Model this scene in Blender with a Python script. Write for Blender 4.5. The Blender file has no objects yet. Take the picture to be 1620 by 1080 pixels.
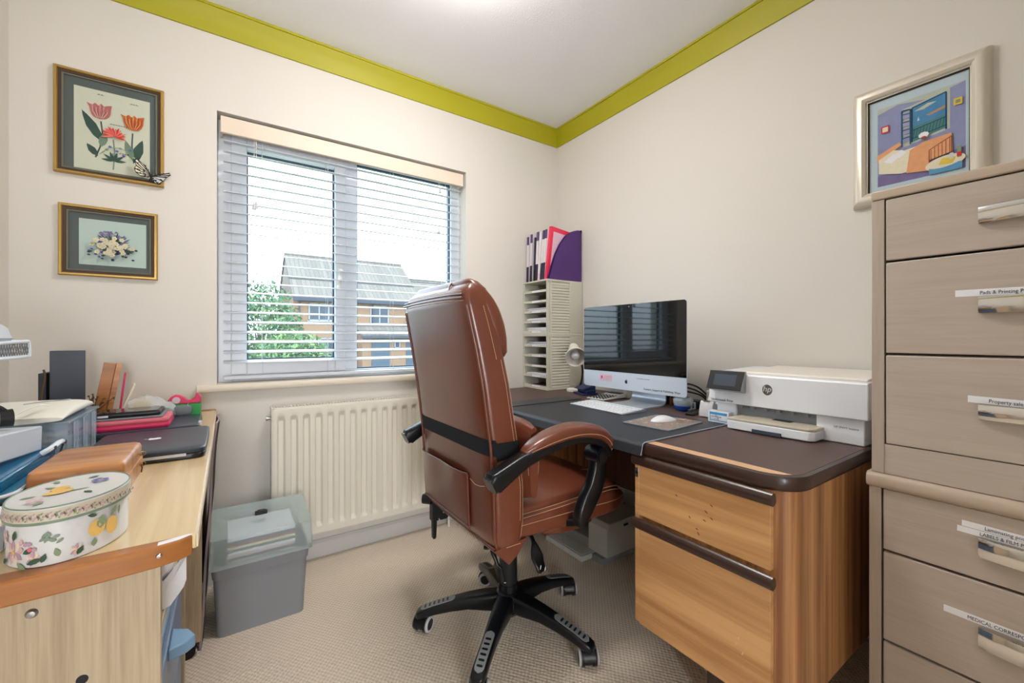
import bpy, bmesh, math, random
from mathutils import Vector, Matrix, Euler
random.seed(7)
PI = math.pi
C = bpy.context.scene.collection
S = bpy.context.scene

# ---------------------------------------------------------------- camera, world, lights, exposure
cam = bpy.data.cameras.new('camera'); cam.lens = 662/1620*36; cam.sensor_width = 36; cam.sensor_fit = 'HORIZONTAL'
cam.shift_y = -6/1620; cam.clip_start = 0.02; cam.clip_end = 200
co = bpy.data.objects.new('camera', cam); C.objects.link(co)
co.location = (0, 0, 1.03); co.rotation_euler = (PI/2, 0, math.radians(-34.18)); S.camera = co
S.view_settings.view_transform = 'Standard'; S.view_settings.look = 'None'
S.view_settings.exposure = 0.10; S.view_settings.gamma = 1; S.view_settings.use_curve_mapping = False
w = bpy.data.worlds.new('overcast_sky'); S.world = w; w.use_nodes = True
wn = w.node_tree.nodes; wl = w.node_tree.links
bg = wn['Background']
tc = wn.new('ShaderNodeTexCoord'); sx = wn.new('ShaderNodeSeparateXYZ'); rp = wn.new('ShaderNodeValToRGB')
rp.color_ramp.elements[0].position = 0.45; rp.color_ramp.elements[0].color = (0.22, 0.23, 0.21, 1)
rp.color_ramp.elements[1].position = 0.55; rp.color_ramp.elements[1].color = (0.80, 0.92, 1.0, 1)
mp = wn.new('ShaderNodeMapRange'); mp.inputs['From Min'].default_value = -1
wl.new(tc.outputs['Generated'], sx.inputs[0]); wl.new(sx.outputs['Z'], mp.inputs['Value'])
wl.new(mp.outputs[0], rp.inputs[0]); wl.new(rp.outputs[0], bg.inputs['Color'])
bg.inputs['Strength'].default_value = 6.4

def area(name, loc, rot, size, energy, color, sy=None, portal=False):
    l = bpy.data.lights.new(name, 'AREA'); l.energy = energy; l.color = color; l.size = size
    if sy: l.shape = 'RECTANGLE'; l.size_y = sy
    l.cycles.is_portal = portal
    o = bpy.data.objects.new(name, l); C.objects.link(o); o.location = loc; o.rotation_euler = rot
    return o
area('window_daylight_portal', (0.55, 2.42, 1.4), (-PI/2, 0, 0), 1.3, 1, (1, 1, 1), 1.3, True)

area('landing_fill_light', (-0.45, -2.4, 1.0), (PI/2, 0, math.radians(-18)), 1.0, 84, (0.92, 0.96, 1.0), 1.3)  # added fill light, unseen behind the viewer, shining in through the doorway

# ---------------------------------------------------------------- helpers
def lin(c):
    r = []
    for v in c:
        v /= 255.0
        r.append(v/12.92 if v <= 0.04045 else ((v+0.055)/1.055)**2.4)
    return (*r, 1)
MATS = {}
def mat(name, col, rough=0.5, metal=0, bump=0, bscale=200, var=0, vscale=8, coat=0, trans=0, emit=0, alpha=1, spec=0.5, ecol=None, ior=1.45, stretch=(1, 1, 1), sheen=0):
    m = bpy.data.materials.new(name); m.use_nodes = True
    nt = m.node_tree; b = nt.nodes['Principled BSDF']
    b.inputs['Base Color'].default_value = lin(col); b.inputs['Roughness'].default_value = rough
    b.inputs['Metallic'].default_value = metal; b.inputs['IOR'].default_value = ior
    b.inputs['Specular IOR Level'].default_value = spec
    b.inputs['Coat Weight'].default_value = coat; b.inputs['Coat Roughness'].default_value = 0.30 if name == 'leather' else 0.12
    b.inputs['Transmission Weight'].default_value = trans; b.inputs['Alpha'].default_value = alpha
    if emit:
        b.inputs['Emission Color'].default_value = lin(ecol or col); b.inputs['Emission Strength'].default_value = emit
    if bump or var:
        t = nt.nodes.new('ShaderNodeTexCoord'); mpn = nt.nodes.new('ShaderNodeMapping')
        mpn.inputs['Scale'].default_value = stretch; nt.links.new(t.outputs['Object'], mpn.inputs[0])
    if bump:
        n = nt.nodes.new('ShaderNodeTexNoise'); n.inputs['Scale'].default_value = bscale; n.inputs['Detail'].default_value = 3
        bp = nt.nodes.new('ShaderNodeBump'); bp.inputs['Strength'].default_value = bump; bp.inputs['Distance'].default_value = 0.002
        nt.links.new(mpn.outputs[0], n.inputs['Vector']); nt.links.new(n.outputs[0], bp.inputs['Height']); nt.links.new(bp.outputs[0], b.inputs['Normal'])
    if var:
        n = nt.nodes.new('ShaderNodeTexNoise'); n.inputs['Scale'].default_value = vscale; n.inputs['Detail'].default_value = 5
        nt.links.new(mpn.outputs[0], n.inputs['Vector'])
        hs = nt.nodes.new('ShaderNodeMix'); hs.data_type = 'RGBA'
        c1 = lin(col); d = [max(0, x*(1-var)) for x in c1[:3]]; e = [min(1, x*(1+var)) for x in c1[:3]]
        hs.inputs['A'].default_value = (*d, 1); hs.inputs['B'].default_value = (*e, 1)
        nt.links.new(n.outputs[0], hs.inputs['Factor']); nt.links.new(hs.outputs['Result'], b.inputs['Base Color'])
    MATS[name] = m
    return m
def wood(name, dark, light, axis='x', scale=14, rough=0.4, coat=0, ratio=0.05, contrast=(0.35, 0.65), bump=0.08, wave=0):
    """grain runs along axis; procedural stretched noise"""
    m = bpy.data.materials.new(name); m.use_nodes = True
    nt = m.node_tree; b = nt.nodes['Principled BSDF']; b.inputs['Roughness'].default_value = rough
    b.inputs['Coat Weight'].default_value = coat; b.inputs['Coat Roughness'].default_value = 0.15
    t = nt.nodes.new('ShaderNodeTexCoord'); mpn = nt.nodes.new('ShaderNodeMapping')
    s = [1, 1, 1]; s['xyz'.index(axis)] = ratio; mpn.inputs['Scale'].default_value = s
    nt.links.new(t.outputs['Object'], mpn.inputs[0])
    n = nt.nodes.new('ShaderNodeTexNoise'); n.inputs['Scale'].default_value = scale; n.inputs['Detail'].default_value = 8; n.inputs['Roughness'].default_value = 0.62
    n.inputs['Distortion'].default_value = 0.6
    nt.links.new(mpn.outputs[0], n.inputs['Vector'])
    r = nt.nodes.new('ShaderNodeValToRGB'); r.color_ramp.elements[0].position = contrast[0]; r.color_ramp.elements[1].position = contrast[1]
    r.color_ramp.elements[0].color = lin(dark); r.color_ramp.elements[1].color = lin(light)
    src = n.outputs[0]
    if wave:
        wv = nt.nodes.new('ShaderNodeTexNoise'); wv.inputs['Scale'].default_value = scale*9; wv.inputs['Detail'].default_value = 2
        nt.links.new(mpn.outputs[0], wv.inputs['Vector'])
        mx = nt.nodes.new('ShaderNodeMix'); mx.inputs['Factor'].default_value = wave
        nt.links.new(src, mx.inputs['A']); nt.links.new(wv.outputs[0], mx.inputs['B']); src = mx.outputs['Result']
    nt.links.new(src, r.inputs[0]); nt.links.new(r.outputs[0], b.inputs['Base Color'])
    bp = nt.nodes.new('ShaderNodeBump'); bp.inputs['Strength'].default_value = bump; bp.inputs['Distance'].default_value = 0.001
    nt.links.new(src, bp.inputs['Height']); nt.links.new(bp.outputs[0], b.inputs['Normal'])
    MATS[name] = m
    return m

WM = {}
def W(o): return WM.get(o.name, Matrix.Identity(4)) if o else Matrix.Identity(4)
def thing(name, label, cat, loc=(0, 0, 0), rotz=0, group=None):
    o = bpy.data.objects.new(name, None); C.objects.link(o); o.empty_display_size = 0.05
    o.location = loc; o.rotation_euler = (0, 0, rotz)
    WM[o.name] = Matrix.Translation(loc) @ Matrix.Rotation(rotz, 4, 'Z')
    tag(o, label, cat, group)
    return o
def tag(o, label=None, cat=None, group=None, kind=None):
    if label: o['label'] = label
    if cat: o['category'] = cat
    if group: o['group'] = group
    if kind: o['kind'] = kind
    return o
def obj(name, bm, mats, parent=None, bevel=0, seg=2, smooth=30, subsurf=0, local=False, label=None):
    if not isinstance(mats, (list, tuple)): mats = [mats]
    bmesh.ops.remove_doubles(bm, verts=bm.verts, dist=1e-6)
    bmesh.ops.recalc_face_normals(bm, faces=bm.faces)
    loc = Vector((0, 0, 0))
    if parent is not None:
        if not local: bm.transform(W(parent).inverted())
    elif not local:
        xs = [v.co for v in bm.verts]
        loc = Vector(((min(v.x for v in xs)+max(v.x for v in xs))/2, (min(v.y for v in xs)+max(v.y for v in xs))/2, min(v.z for v in xs)))
        bm.transform(Matrix.Translation(-loc))
    me = bpy.data.meshes.new(name); bm.to_mesh(me); bm.free()
    for m in mats: me.materials.append(MATS[m] if isinstance(m, str) else m)
    if smooth:
        for p in me.polygons: p.use_smooth = True
        me.set_sharp_from_angle(angle=math.radians(smooth))
    o = bpy.data.objects.new(name, me); C.objects.link(o); o.location = loc
    if parent is not None: o.parent = parent; WM[o.name] = W(parent)
    else: WM[o.name] = Matrix.Translation(loc)
    if bevel:
        bv = o.modifiers.new('bevel', 'BEVEL'); bv.width = bevel; bv.segments = seg; bv.limit_method = 'ANGLE'; bv.angle_limit = math.radians(40); bv.harden_normals = False
    if subsurf:
        ss = o.modifiers.new('subsurf', 'SUBSURF'); ss.levels = subsurf; ss.render_levels = subsurf
    if label: o['label'] = label
    return o
def nb(): return bmesh.new()
def addv(bm, pts): return [bm.verts.new(p) for p in pts]
def box(bm, x0, x1, y0, y1, z0, z1, M=None, mi=0):
    pts = [Vector((x, y, z)) for z in (z0, z1) for y in (y0, y1) for x in (x0, x1)]
    if M: pts = [M @ p for p in pts]
    v = addv(bm, pts)
    for f in ((0, 2, 3, 1), (4, 5, 7, 6), (0, 1, 5, 4), (2, 6, 7, 3), (0, 4, 6, 2), (1, 3, 7, 5)):
        bm.faces.new([v[i] for i in f]).material_index = mi
    return bm
def loft(bm, rings, cap=True, closed=True, mi=0):
    R = [addv(bm, r) for r in rings]
    n = len(R[0])
    for a, b in zip(R, R[1:]):
        for i in range(n if closed else n-1):
            j = (i+1) % n
            bm.faces.new((a[i], a[j], b[j], b[i])).material_index = mi
    if cap and closed:
        bm.faces.new(R[0][::-1]).material_index = mi; bm.faces.new(R[-1]).material_index = mi
    return R
def ring(c, u, v, a, b, n=2, seg=24):
    """superellipse ring round c, half-sizes a, b along u, v"""
    c, u, v = Vector(c), Vector(u), Vector(v); r = []
    for i in range(seg):
        t = 2*PI*i/seg; ct, st = math.cos(t), math.sin(t)
        r.append(c + u*(a*math.copysign(abs(ct)**(2/n), ct)) + v*(b*math.copysign(abs(st)**(2/n), st)))
    return r
X, Y, Z = Vector((1, 0, 0)), Vector((0, 1, 0)), Vector((0, 0, 1))
def frame(d):
    d = Vector(d).normalized(); up = Z if abs(d.z) < 0.95 else X
    u = d.cross(up).normalized(); return u, u.cross(d).normalized()
def cyl(bm, p0, p1, r0, r1=None, seg=24, cap=True, mi=0):
    p0, p1 = Vector(p0), Vector(p1); u, v = frame(p1-p0)
    loft(bm, [ring(p0, u, v, r0, r0, 2, seg), ring(p1, u, v, r1 if r1 is not None else r0, r1 if r1 is not None else r0, 2, seg)], cap, mi=mi)
    return bm
def tube(bm, pts, r, seg=8, closed=False, mi=0, flat=1.0):
    pts = [Vector(p) for p in pts]; n = len(pts); rings = []; pu = None
    for i, p in enumerate(pts):
        if closed: d = pts[(i+1) % n]-pts[i-1]
        else: d = pts[min(i+1, n-1)]-pts[max(i-1, 0)]
        d.normalize()
        if pu is None: u, v = frame(d)
        else:
            u = (pu - d*pu.dot(d))
            if u.length < 1e-6: u, _ = frame(d)
            u.normalize(); v = u.cross(d)
        pu = u
        rr = r[i] if isinstance(r, (list, tuple)) else r
        rings.append(ring(p, u, v, rr, rr*flat, 2, seg))
    if closed: rings.append([Vector(q) for q in rings[0]]); loft(bm, rings, False, mi=mi)
    else: loft(bm, rings, True, mi=mi)
    return bm
def lathe(bm, c, prof, seg=32, M=None, cap=True, mi=0):
    """profile of (r, z) about the vertical axis through c"""
    c = Vector(c); rings = []
    for r, z in prof:
        rg = [Vector((max(r, 1e-5)*math.cos(2*PI*i/seg), max(r, 1e-5)*math.sin(2*PI*i/seg), z)) for i in range(seg)]
        rings.append([(M @ p if M else p) + c for p in rg])
    loft(bm, rings, cap, mi=mi); return bm
def prism(bm, poly, d, mi=0):
    """polygon (3D points) pushed along vector d"""
    poly = [Vector(p) for p in poly]; d = Vector(d)
    a = addv(bm, poly); b = addv(bm, [p+d for p in poly])
    bm.faces.new(a[::-1]).material_index = mi; bm.faces.new(b).material_index = mi
    for i in range(len(a)):
        j = (i+1) % len(a); bm.faces.new((a[i], a[j], b[j], b[i])).material_index = mi
    return bm
def spline(P, n=8):
    P = [Vector(p) for p in P]; out = []
    for i in range(len(P)-1):
        a = P[max(i-1, 0)]; b = P[i]; c = P[i+1]; d = P[min(i+2, len(P)-1)]
        for k in range(n):
            t = k/n
            out.append(0.5*((2*b)+(c-a)*t+(2*a-5*b+4*c-d)*t*t+(3*b-a-3*c+d)*t**3))
    out.append(P[-1]); return out
def interp(tab, x):
    """smooth table lookup"""
    if x <= tab[0][0]: return tab[0][1]
    for (a, p), (b, q) in zip(tab, tab[1:]):
        if x <= b:
            t = (x-a)/(b-a); t = t*t*(3-2*t)*0.5+t*0.5
            return p+(q-p)*t
    return tab[-1][1]
def txt(name, s, size, origin, ux, uz, m, parent, ext=0.0002, align='LEFT', sx=1, label=None):
    """lettering as mesh; ux = reading direction, uz = up direction"""
    cu = bpy.data.curves.new(name, 'FONT'); cu.body = s; cu.size = size; cu.extrude = ext; cu.align_x = align
    cu.resolution_u = 3
    t = bpy.data.objects.new('tmp', cu); C.objects.link(t)
    dg = bpy.context.evaluated_depsgraph_get(); dg.update()
    me = bpy.data.meshes.new_from_object(t.evaluated_get(dg)); bpy.data.objects.remove(t)
    ux, uz = Vector(ux).normalized(), Vector(uz).normalized(); n = ux.cross(uz)
    M = Matrix(((ux.x*sx, uz.x, n.x, origin[0]), (ux.y*sx, uz.y, n.y, origin[1]), (ux.z*sx, uz.z, n.z, origin[2]), (0, 0, 0, 1)))
    if parent is not None: me.transform(W(parent).inverted() @ M)
    else: me.transform(M)
    me.name = name; me.materials.clear(); me.materials.append(MATS[m])
    o = bpy.data.objects.new(name, me); C.objects.link(o)
    if parent is not None: o.parent = parent; WM[o.name] = W(parent)
    if label: o['label'] = label
    return o
class Pic:
    """flat printed shapes laid one over another on one mesh"""
    def __init__(s, o, ux, uz, n, step=0.00012):
        s.o, s.ux, s.uz, s.n = Vector(o), Vector(ux), Vector(uz), Vector(n); s.k = 0; s.bm = nb(); s.m = []; s.step = step
    def mi(s, m):
        if m not in s.m: s.m.append(m)
        return s.m.index(m)
    def P(s, x, z): return s.o + s.ux*x + s.uz*z + s.n*(s.k*s.step)
    def poly(s, pts, m, up=True):
        if up: s.k += 1
        v = addv(s.bm, [s.P(x, z) for x, z in pts])
        f = s.bm.faces.new(v); f.material_index = s.mi(m)
    def ell(s, cx, cz, a, b, m, rot=0, seg=14, up=True):
        c, q = math.cos(rot), math.sin(rot)
        s.poly([(cx+a*math.cos(t)*c-b*math.sin(t)*q, cz+a*math.cos(t)*q+b*math.sin(t)*c) for t in [2*PI*i/seg for i in range(seg)]], m, up)
    def leaf(s, x, z, L, wd, rot, m, up=True):
        c, q = math.cos(rot), math.sin(rot); pts = [(0, 0), (L*.25, wd*.42), (L*.55, wd*.5), (L*.85, wd*.22), (L, 0), (L*.85, -wd*.22), (L*.55, -wd*.5), (L*.25, -wd*.42)]
        s.poly([(x+a*c-b*q, z+a*q+b*c) for a, b in pts], m, up)
    def line(s, pts, wd, m):
        s.k += 1
        for (x0, z0), (x1, z1) in zip(pts, pts[1:]):
            dx, dz = x1-x0, z1-z0; L = math.hypot(dx, dz) or 1; nx, nz = -dz/L*wd/2, dx/L*wd/2
            s.poly([(x0+nx, z0+nz), (x1+nx, z1+nz), (x1-nx, z1-nz), (x0-nx, z0-nz)], m, False)
    def rect(s, x0, x1, z0, z1, m): s.poly([(x0, z0), (x1, z0), (x1, z1), (x0, z1)], m)
    def build(s, name, parent, label=None):
        b = s.bm; me = bpy.data.meshes.new(name); b.transform(W(parent).inverted()); b.to_mesh(me); b.free()
        for m in s.m: me.materials.append(MATS[m])
        o = bpy.data.objects.new(name, me); C.objects.link(o); o.parent = parent; WM[o.name] = W(parent)
        if label: o['label'] = label
        return o

# ---------------------------------------------------------------- materials
mat('wall_paint', (224, 219, 211), 0.85, bump=0.15, bscale=350)
mat('ceiling_paint', (242, 242, 243), 0.9, bump=0.7, bscale=170)
mat('lime_paint', (172, 166, 26), 0.5)
mat('gloss_white', (232, 232, 230), 0.35)
mat('sill_cream', (228, 218, 202), 0.4)
mat('upvc', (240, 244, 250), 0.3)
mat('gasket', (60, 72, 88), 0.6)
mat('blind_slat', (202, 207, 214), 0.35)
mat('valance', (232, 216, 198), 0.5)
mat('radiator_paint', (228, 222, 208), 0.35)
mat('grey_skirting', (214, 211, 208), 0.45)
mat('black_plastic', (22, 23, 26), 0.38)
mat('satin_black', (14, 16, 20), 0.28)
mat('black_fabric', (12, 16, 22), 0.9, bump=0.3, bscale=900)
mat('grey_rubber', (196, 196, 196), 0.5)
mat('silver_insert', (150, 154, 158), 0.35, metal=0.3)
mat('leather', (106, 54, 36), 0.27, bump=0.10, bscale=260, var=0.22, vscale=9, coat=0.65)
mat('thread', (214, 178, 140), 0.8)
mat('chrome', (215, 212, 208), 0.08, metal=1)
mat('steel', (170, 172, 175), 0.3, metal=1)
mat('brass', (182, 146, 84), 0.35, metal=0.9)
mat('gold_frame', (186, 152, 88), 0.35, metal=0.7)
mat('frame_dark', (70, 48, 24), 0.5)  # dark brown inner band of the picture frames
mat('mount_green', (108, 108, 98), 0.9)
mat('mount_white', (236, 240, 238), 0.9)
mat('silver_frame', (222, 214, 200), 0.38, metal=0.35)
mat('cream_paper', (246, 232, 200), 0.9)
mat('pale_green_paper', (224, 230, 210), 0.9)
mat('paper', (238, 238, 244), 0.8)
mat('ink', (28, 28, 34), 0.7)
mat('sepia', (110, 90, 60), 0.9)
mat('label_grey', (214, 212, 212), 0.5)
mat('tape_white', (240, 240, 244), 0.5)
mat('dark_brown_trim', (58, 38, 32), 0.3, coat=0.2)
mat('desk_leatherette', (88, 66, 60), 0.42, bump=0.2, bscale=600, var=0.08, vscale=20)
mat('blotter', (44, 46, 52), 0.42, bump=0.25, bscale=900)
mat('blotter_edge', (168, 178, 196), 0.3)
mat('blotter_lip', (22, 32, 52), 0.3)
mat('aluminium', (196, 204, 214), 0.32, metal=0.55)
mat('imac_front', (206, 216, 230), 0.3, metal=0.2)
mat('screen_black', (5, 6, 9), 0.04, spec=0.6)
mat('bezel', (4, 4, 6), 0.08)
mat('white_plastic', (236, 238, 242), 0.3)
mat('key_white', (246, 247, 250), 0.4)
mat('warm_white', (236, 230, 220), 0.4)
mat('putty', (206, 203, 188), 0.5)
mat('putty_dark', (150, 146, 128), 0.6)
mat('purple_card', (78, 44, 112), 0.45)
mat('pink_card', (224, 52, 84), 0.45)
mat('pale_pink', (226, 190, 208), 0.5)
mat('spine_white', (226, 220, 222), 0.5)
mat('spine_purple', (82, 66, 108), 0.4)
mat('spine_dark', (44, 38, 66), 0.5)
mat('grey_plastic', (138, 140, 145), 0.5)
mat('printer_grey', (150, 152, 152), 0.5)
mat('printer_light', (205, 205, 200), 0.5)
mat('laptop_black', (52, 60, 74), 0.36)  # black raised to bluish grey: window sheen put into the base colour
mat('laptop_side', (18, 18, 20), 0.35)
mat('hot_pink', (214, 40, 92), 0.4)
mat('soft_pink', (226, 112, 126), 0.5)
mat('green_box', (20, 146, 62), 0.4)
mat('blue_plastic', (24, 84, 128), 0.25, trans=0.3)
mat('navy', (22, 40, 84), 0.35)
mat('blue_cup', (24, 84, 196), 0.2, trans=0.2)
mat('cyan_clear', (20, 130, 180), 0.15, trans=0.5)
mat('label_blue', (70, 160, 214), 0.5)
mat('handle_blue', (122, 158, 190), 0.3)
mat('tin_white', (216, 216, 216), 0.3, coat=0.3)
mat('tin_band', (206, 196, 176), 0.35)
mat('tin_green', (124, 142, 124), 0.4)
mat('lemon', (226, 186, 104), 0.6)
mat('leaf_green', (136, 152, 120), 0.7)
mat('leaf_dark', (62, 88, 70), 0.7)
mat('petal_pink', (214, 176, 178), 0.7)
mat('petal_mauve', (186, 152, 168), 0.7)
mat('petal_cream', (226, 212, 190), 0.7)
mat('tulip_pink', (222, 120, 110), 0.8)
mat('tulip_cream', (236, 210, 186), 0.8)
mat('tulip_orange', (232, 112, 30), 0.8)
mat('tulip_red', (196, 52, 40), 0.8)
mat('flower_blue', (92, 98, 170), 0.8)
mat('flower_lilac', (132, 120, 160), 0.8)
mat('flower_dark', (54, 48, 84), 0.8)
mat('art_lilac', (178, 172, 204), 0.85, var=0.15, vscale=60)
mat('art_purple', (150, 126, 166), 0.85, var=0.2, vscale=60)
mat('art_blue', (96, 156, 196), 0.85, var=0.2, vscale=40)
mat('art_frame_blue', (44, 92, 120), 0.85)
mat('art_cream', (230, 222, 196), 0.85, var=0.08, vscale=80)
mat('art_orange', (226, 164, 118), 0.85, var=0.12, vscale=80)
mat('art_brown', (150, 84, 60), 0.85)
mat('art_yellow', (224, 196, 80), 0.85)
mat('art_green', (96, 152, 150), 0.85)
mat('brown_cloth', (62, 44, 40), 0.95, bump=0.4, bscale=500)
mat('cloth_lining', (176, 160, 160), 0.95, bump=0.3, bscale=500)
mat('pouch_white', (232, 228, 216), 0.6, bump=0.3, bscale=60)
mat('cloth_grey', (110, 106, 98), 0.95, bump=0.4, bscale=400)
mat('wire_white', (226, 232, 240), 0.35)
mat('mesh_grey', (120, 124, 130), 0.5)
mat('dried_brown', (92, 72, 50), 0.9)
mat('print_warm', (150, 130, 116), 0.4, var=0.5, vscale=90)
mat('beads', (176, 152, 108), 0.2, metal=0.4, var=0.5, vscale=300)
mat('brick', (142, 112, 88), 0.9, var=0.12, vscale=3)
mat('brick_shade', (120, 108, 98), 0.9, var=0.08, vscale=3)
mat('fascia_grey', (60, 68, 82), 0.7)
mat('ext_white', (150, 153, 158), 0.6)
mat('ext_glass', (50, 60, 74), 0.1)
mat('garage_blue', (72, 84, 98), 0.6)
mat('foliage', (112, 136, 84), 0.8)
mat('foliage_dark', (72, 106, 72), 0.8)
mat('grass', (84, 96, 62), 0.95, var=0.3, vscale=3)
mat('fence_wood', (104, 98, 88), 0.8)
def clear(name, col, rough=0.15, mixf=0.5):
    m = bpy.data.materials.new(name); m.use_nodes = True; nt = m.node_tree
    b = nt.nodes['Principled BSDF']; b.inputs['Base Color'].default_value = lin(col); b.inputs['Roughness'].default_value = rough
    tr = nt.nodes.new('ShaderNodeBsdfTransparent'); tr.inputs[0].default_value = (0.93, 0.97, 1, 1)
    mx = nt.nodes.new('ShaderNodeMixShader'); mx.inputs[0].default_value = mixf
    nt.links.new(tr.outputs[0], mx.inputs[1]); nt.links.new(b.outputs[0], mx.inputs[2])
    nt.links.new(mx.outputs[0], nt.nodes['Material Output'].inputs[0]); MATS[name] = m
clear('window_glass', (255, 255, 255), 0.02, 0.04)
clear('picture_glass', (120, 120, 120), 0.03, 0.05)
clear('clear_plastic', (214, 228, 240), 0.12, 0.32)
clear('frosted_plastic', (224, 230, 238), 0.35, 0.72)
clear('teal_frost', (214, 230, 228), 0.3, 0.36)
clear('blue_drawer', (126, 146, 172), 0.3, 0.8)
clear('blue_clear', (70, 150, 190), 0.15, 0.7)
clear('poly_bag', (236, 238, 236), 0.15, 0.45)
wood('oak_beech', (206, 178, 132), (232, 210, 168), 'y', 16, 0.28, 0.25, 0.06)
wood('oak_panel', (164, 146, 120), (196, 178, 150), 'z', 30, 0.45, 0, 0.035, wave=0.4)
wood('strip_orange', (150, 92, 42), (180, 116, 60), 'x', 14, 0.35, 0.1)
wood('teak_front', (176, 122, 72), (222, 172, 116), 'y', 16, 0.35, 0.15, 0.05)
wood('teak_side', (138, 88, 52), (204, 150, 98), 'z', 38, 0.35, 0.1, 0.02)
wood('light_inlay', (222, 172, 128), (238, 198, 154), 'y', 18, 0.35, 0.1)
wood('cab_front', (172, 158, 146), (196, 182, 169), 'y', 22, 0.42, 0, 0.05, (0.25, 0.75), wave=0.35)
wood('cab_frame', (164, 150, 137), (192, 177, 163), 'z', 26, 0.42, 0, 0.05, (0.25, 0.75), wave=0.35)
wood('cab_trim', (172, 154, 136), (204, 186, 166), 'y', 22, 0.35, 0.1, 0.05, (0.25, 0.75))
wood('box_wood', (160, 98, 50), (206, 148, 96), 'x', 22, 0.35, 0.2, 0.12)
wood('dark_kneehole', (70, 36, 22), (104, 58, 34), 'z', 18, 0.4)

# carpet: woven loop cells
def carpet():
    m = bpy.data.materials.new('carpet'); m.use_nodes = True; nt = m.node_tree; N = nt.nodes.new; L = nt.links.new
    b = nt.nodes['Principled BSDF']; b.inputs['Roughness'].default_value = 0.95
    t = N('ShaderNodeTexCoord'); mp = N('ShaderNodeMapping'); mp.inputs['Rotation'].default_value = (0, 0, math.radians(3)); L(t.outputs['Object'], mp.inputs[0])
    nz = N('ShaderNodeTexNoise'); nz.inputs['Scale'].default_value = 60; L(mp.outputs[0], nz.inputs['Vector'])
    sx = N('ShaderNodeSeparateXYZ'); L(mp.outputs[0], sx.inputs[0])
    def s(out, k, ph=0):
        a = N('ShaderNodeMath'); a.operation = 'MULTIPLY_ADD'; a.inputs[1].default_value = k; a.inputs[2].default_value = ph; L(out, a.inputs[0])
        c = N('ShaderNodeMath'); c.operation = 'MULTIPLY_ADD'; c.inputs[1].default_value = 1.6; L(nz.outputs[0], c.inputs[0]); L(a.outputs[0], c.inputs[2])
        d = N('ShaderNodeMath'); d.operation = 'SINE'; L(c.outputs[0], d.inputs[0]); return d.outputs[0]
    k = 2*PI/0.0150
    mu = N('ShaderNodeMath'); mu.operation = 'MULTIPLY'; L(s(sx.outputs['X'], k), mu.inputs[0]); L(s(sx.outputs['Y'], k*0.85), mu.inputs[1])
    r = N('ShaderNodeMapRange'); r.inputs['From Min'].default_value = -1; L(mu.outputs[0], r.inputs['Value'])
    n2 = N('ShaderNodeTexNoise'); n2.inputs['Scale'].default_value = 900; L(mp.outputs[0], n2.inputs['Vector'])
    ad = N('ShaderNodeMath'); ad.operation = 'MULTIPLY_ADD'; ad.inputs[1].default_value = 0.5; L(n2.outputs[0], ad.inputs[0]); L(r.outputs[0], ad.inputs[2])
    cr = N('ShaderNodeValToRGB'); cr.color_ramp.elements[0].position = 0.2; cr.color_ramp.elements[0].color = lin((212, 194, 172)); cr.color_ramp.elements[1].position = 1.0; cr.color_ramp.elements[1].color = lin((244, 230, 212))
    L(ad.outputs[0], cr.inputs[0]); L(cr.outputs[0], b.inputs['Base Color'])
    bp = N('ShaderNodeBump'); bp.inputs['Strength'].default_value = 0.7; bp.inputs['Distance'].default_value = 0.004; L(ad.outputs[0], bp.inputs['Height']); L(bp.outputs[0], b.inputs['Normal'])
    MATS['carpet'] = m
carpet()
def rooftile():
    m = bpy.data.materials.new('roof_tile'); m.use_nodes = True; nt = m.node_tree; N = nt.nodes.new; L = nt.links.new
    b = nt.nodes['Principled BSDF']; b.inputs['Roughness'].default_value = 0.9
    t = N('ShaderNodeTexCoord'); mp = N('ShaderNodeMapping'); L(t.outputs['Object'], mp.inputs[0]); mp.inputs['Rotation'].default_value = (math.radians(52), 0, 0)
    br = N('ShaderNodeTexBrick'); br.inputs['Scale'].default_value = 3.2; br.inputs['Color1'].default_value = lin((110,103,94)); br.inputs['Color2'].default_value = lin((96,89,82)); br.inputs['Mortar'].default_value = lin((46,45,44)); br.inputs['Mortar Size'].default_value = 0.035
    br.inputs['Brick Width'].default_value = 0.9; br.inputs['Row Height'].default_value = 0.7
    L(mp.outputs[0], br.inputs['Vector']); L(br.outputs[0], b.inputs['Base Color']); MATS['roof_tile'] = m
rooftile()

# ================================================================ THE ROOM
XL, XR, YB, YF, H = -0.62, 1.827, 2.151, -0.85, 2.40      # left, right, window wall, wall behind, ceiling
WX0, WX1, WZ0, WZ1 = -0.038, 1.14, 0.835, 1.985            # window opening
def struct(name, bm, m, parent=None, **k):
    o = obj(name, bm, m, parent, **k)
    if parent is None: o['kind'] = 'structure'
    return o
b = nb(); box(b, XL-.12, XR+.12, YF-.12, YB+.3, -0.1, 0); struct('floor', b, 'carpet', smooth=0)
b = nb(); box(b, XL-.12, XR+.12, YF-.12, YB+.3, H, H+.1); struct('ceiling', b, 'ceiling_paint', smooth=0)
b = nb(); box(b, XL-.12, XL, YF-.12, YB+.3, 0, H); struct('wall_left', b, 'wall_paint', smooth=0)
b = nb(); box(b, XR, XR+.12, YF-.12, YB+.3, 0, H); struct('wall_right', b, 'wall_paint', smooth=0)
b = nb()
for (a0, a1, c0, c1) in ((XL, WX0, 0, H), (WX1, XR, 0, H), (WX0, WX1, 0, WZ0-.03), (WX0, WX1, WZ1, H)):
    box(b, a0, a1, YB, YB+.27, c0, c1)
struct('wall_back', b, 'wall_paint', smooth=0)
b = nb()      # wall behind the camera with the doorway
for (a0, a1, c0, c1) in ((XL, -.5, 0, H), (0.32, XR, 0, H), (-.5, .32, 2.02, H)):
    box(b, a0, a1, YF-.12, YF, c0, c1)
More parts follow.
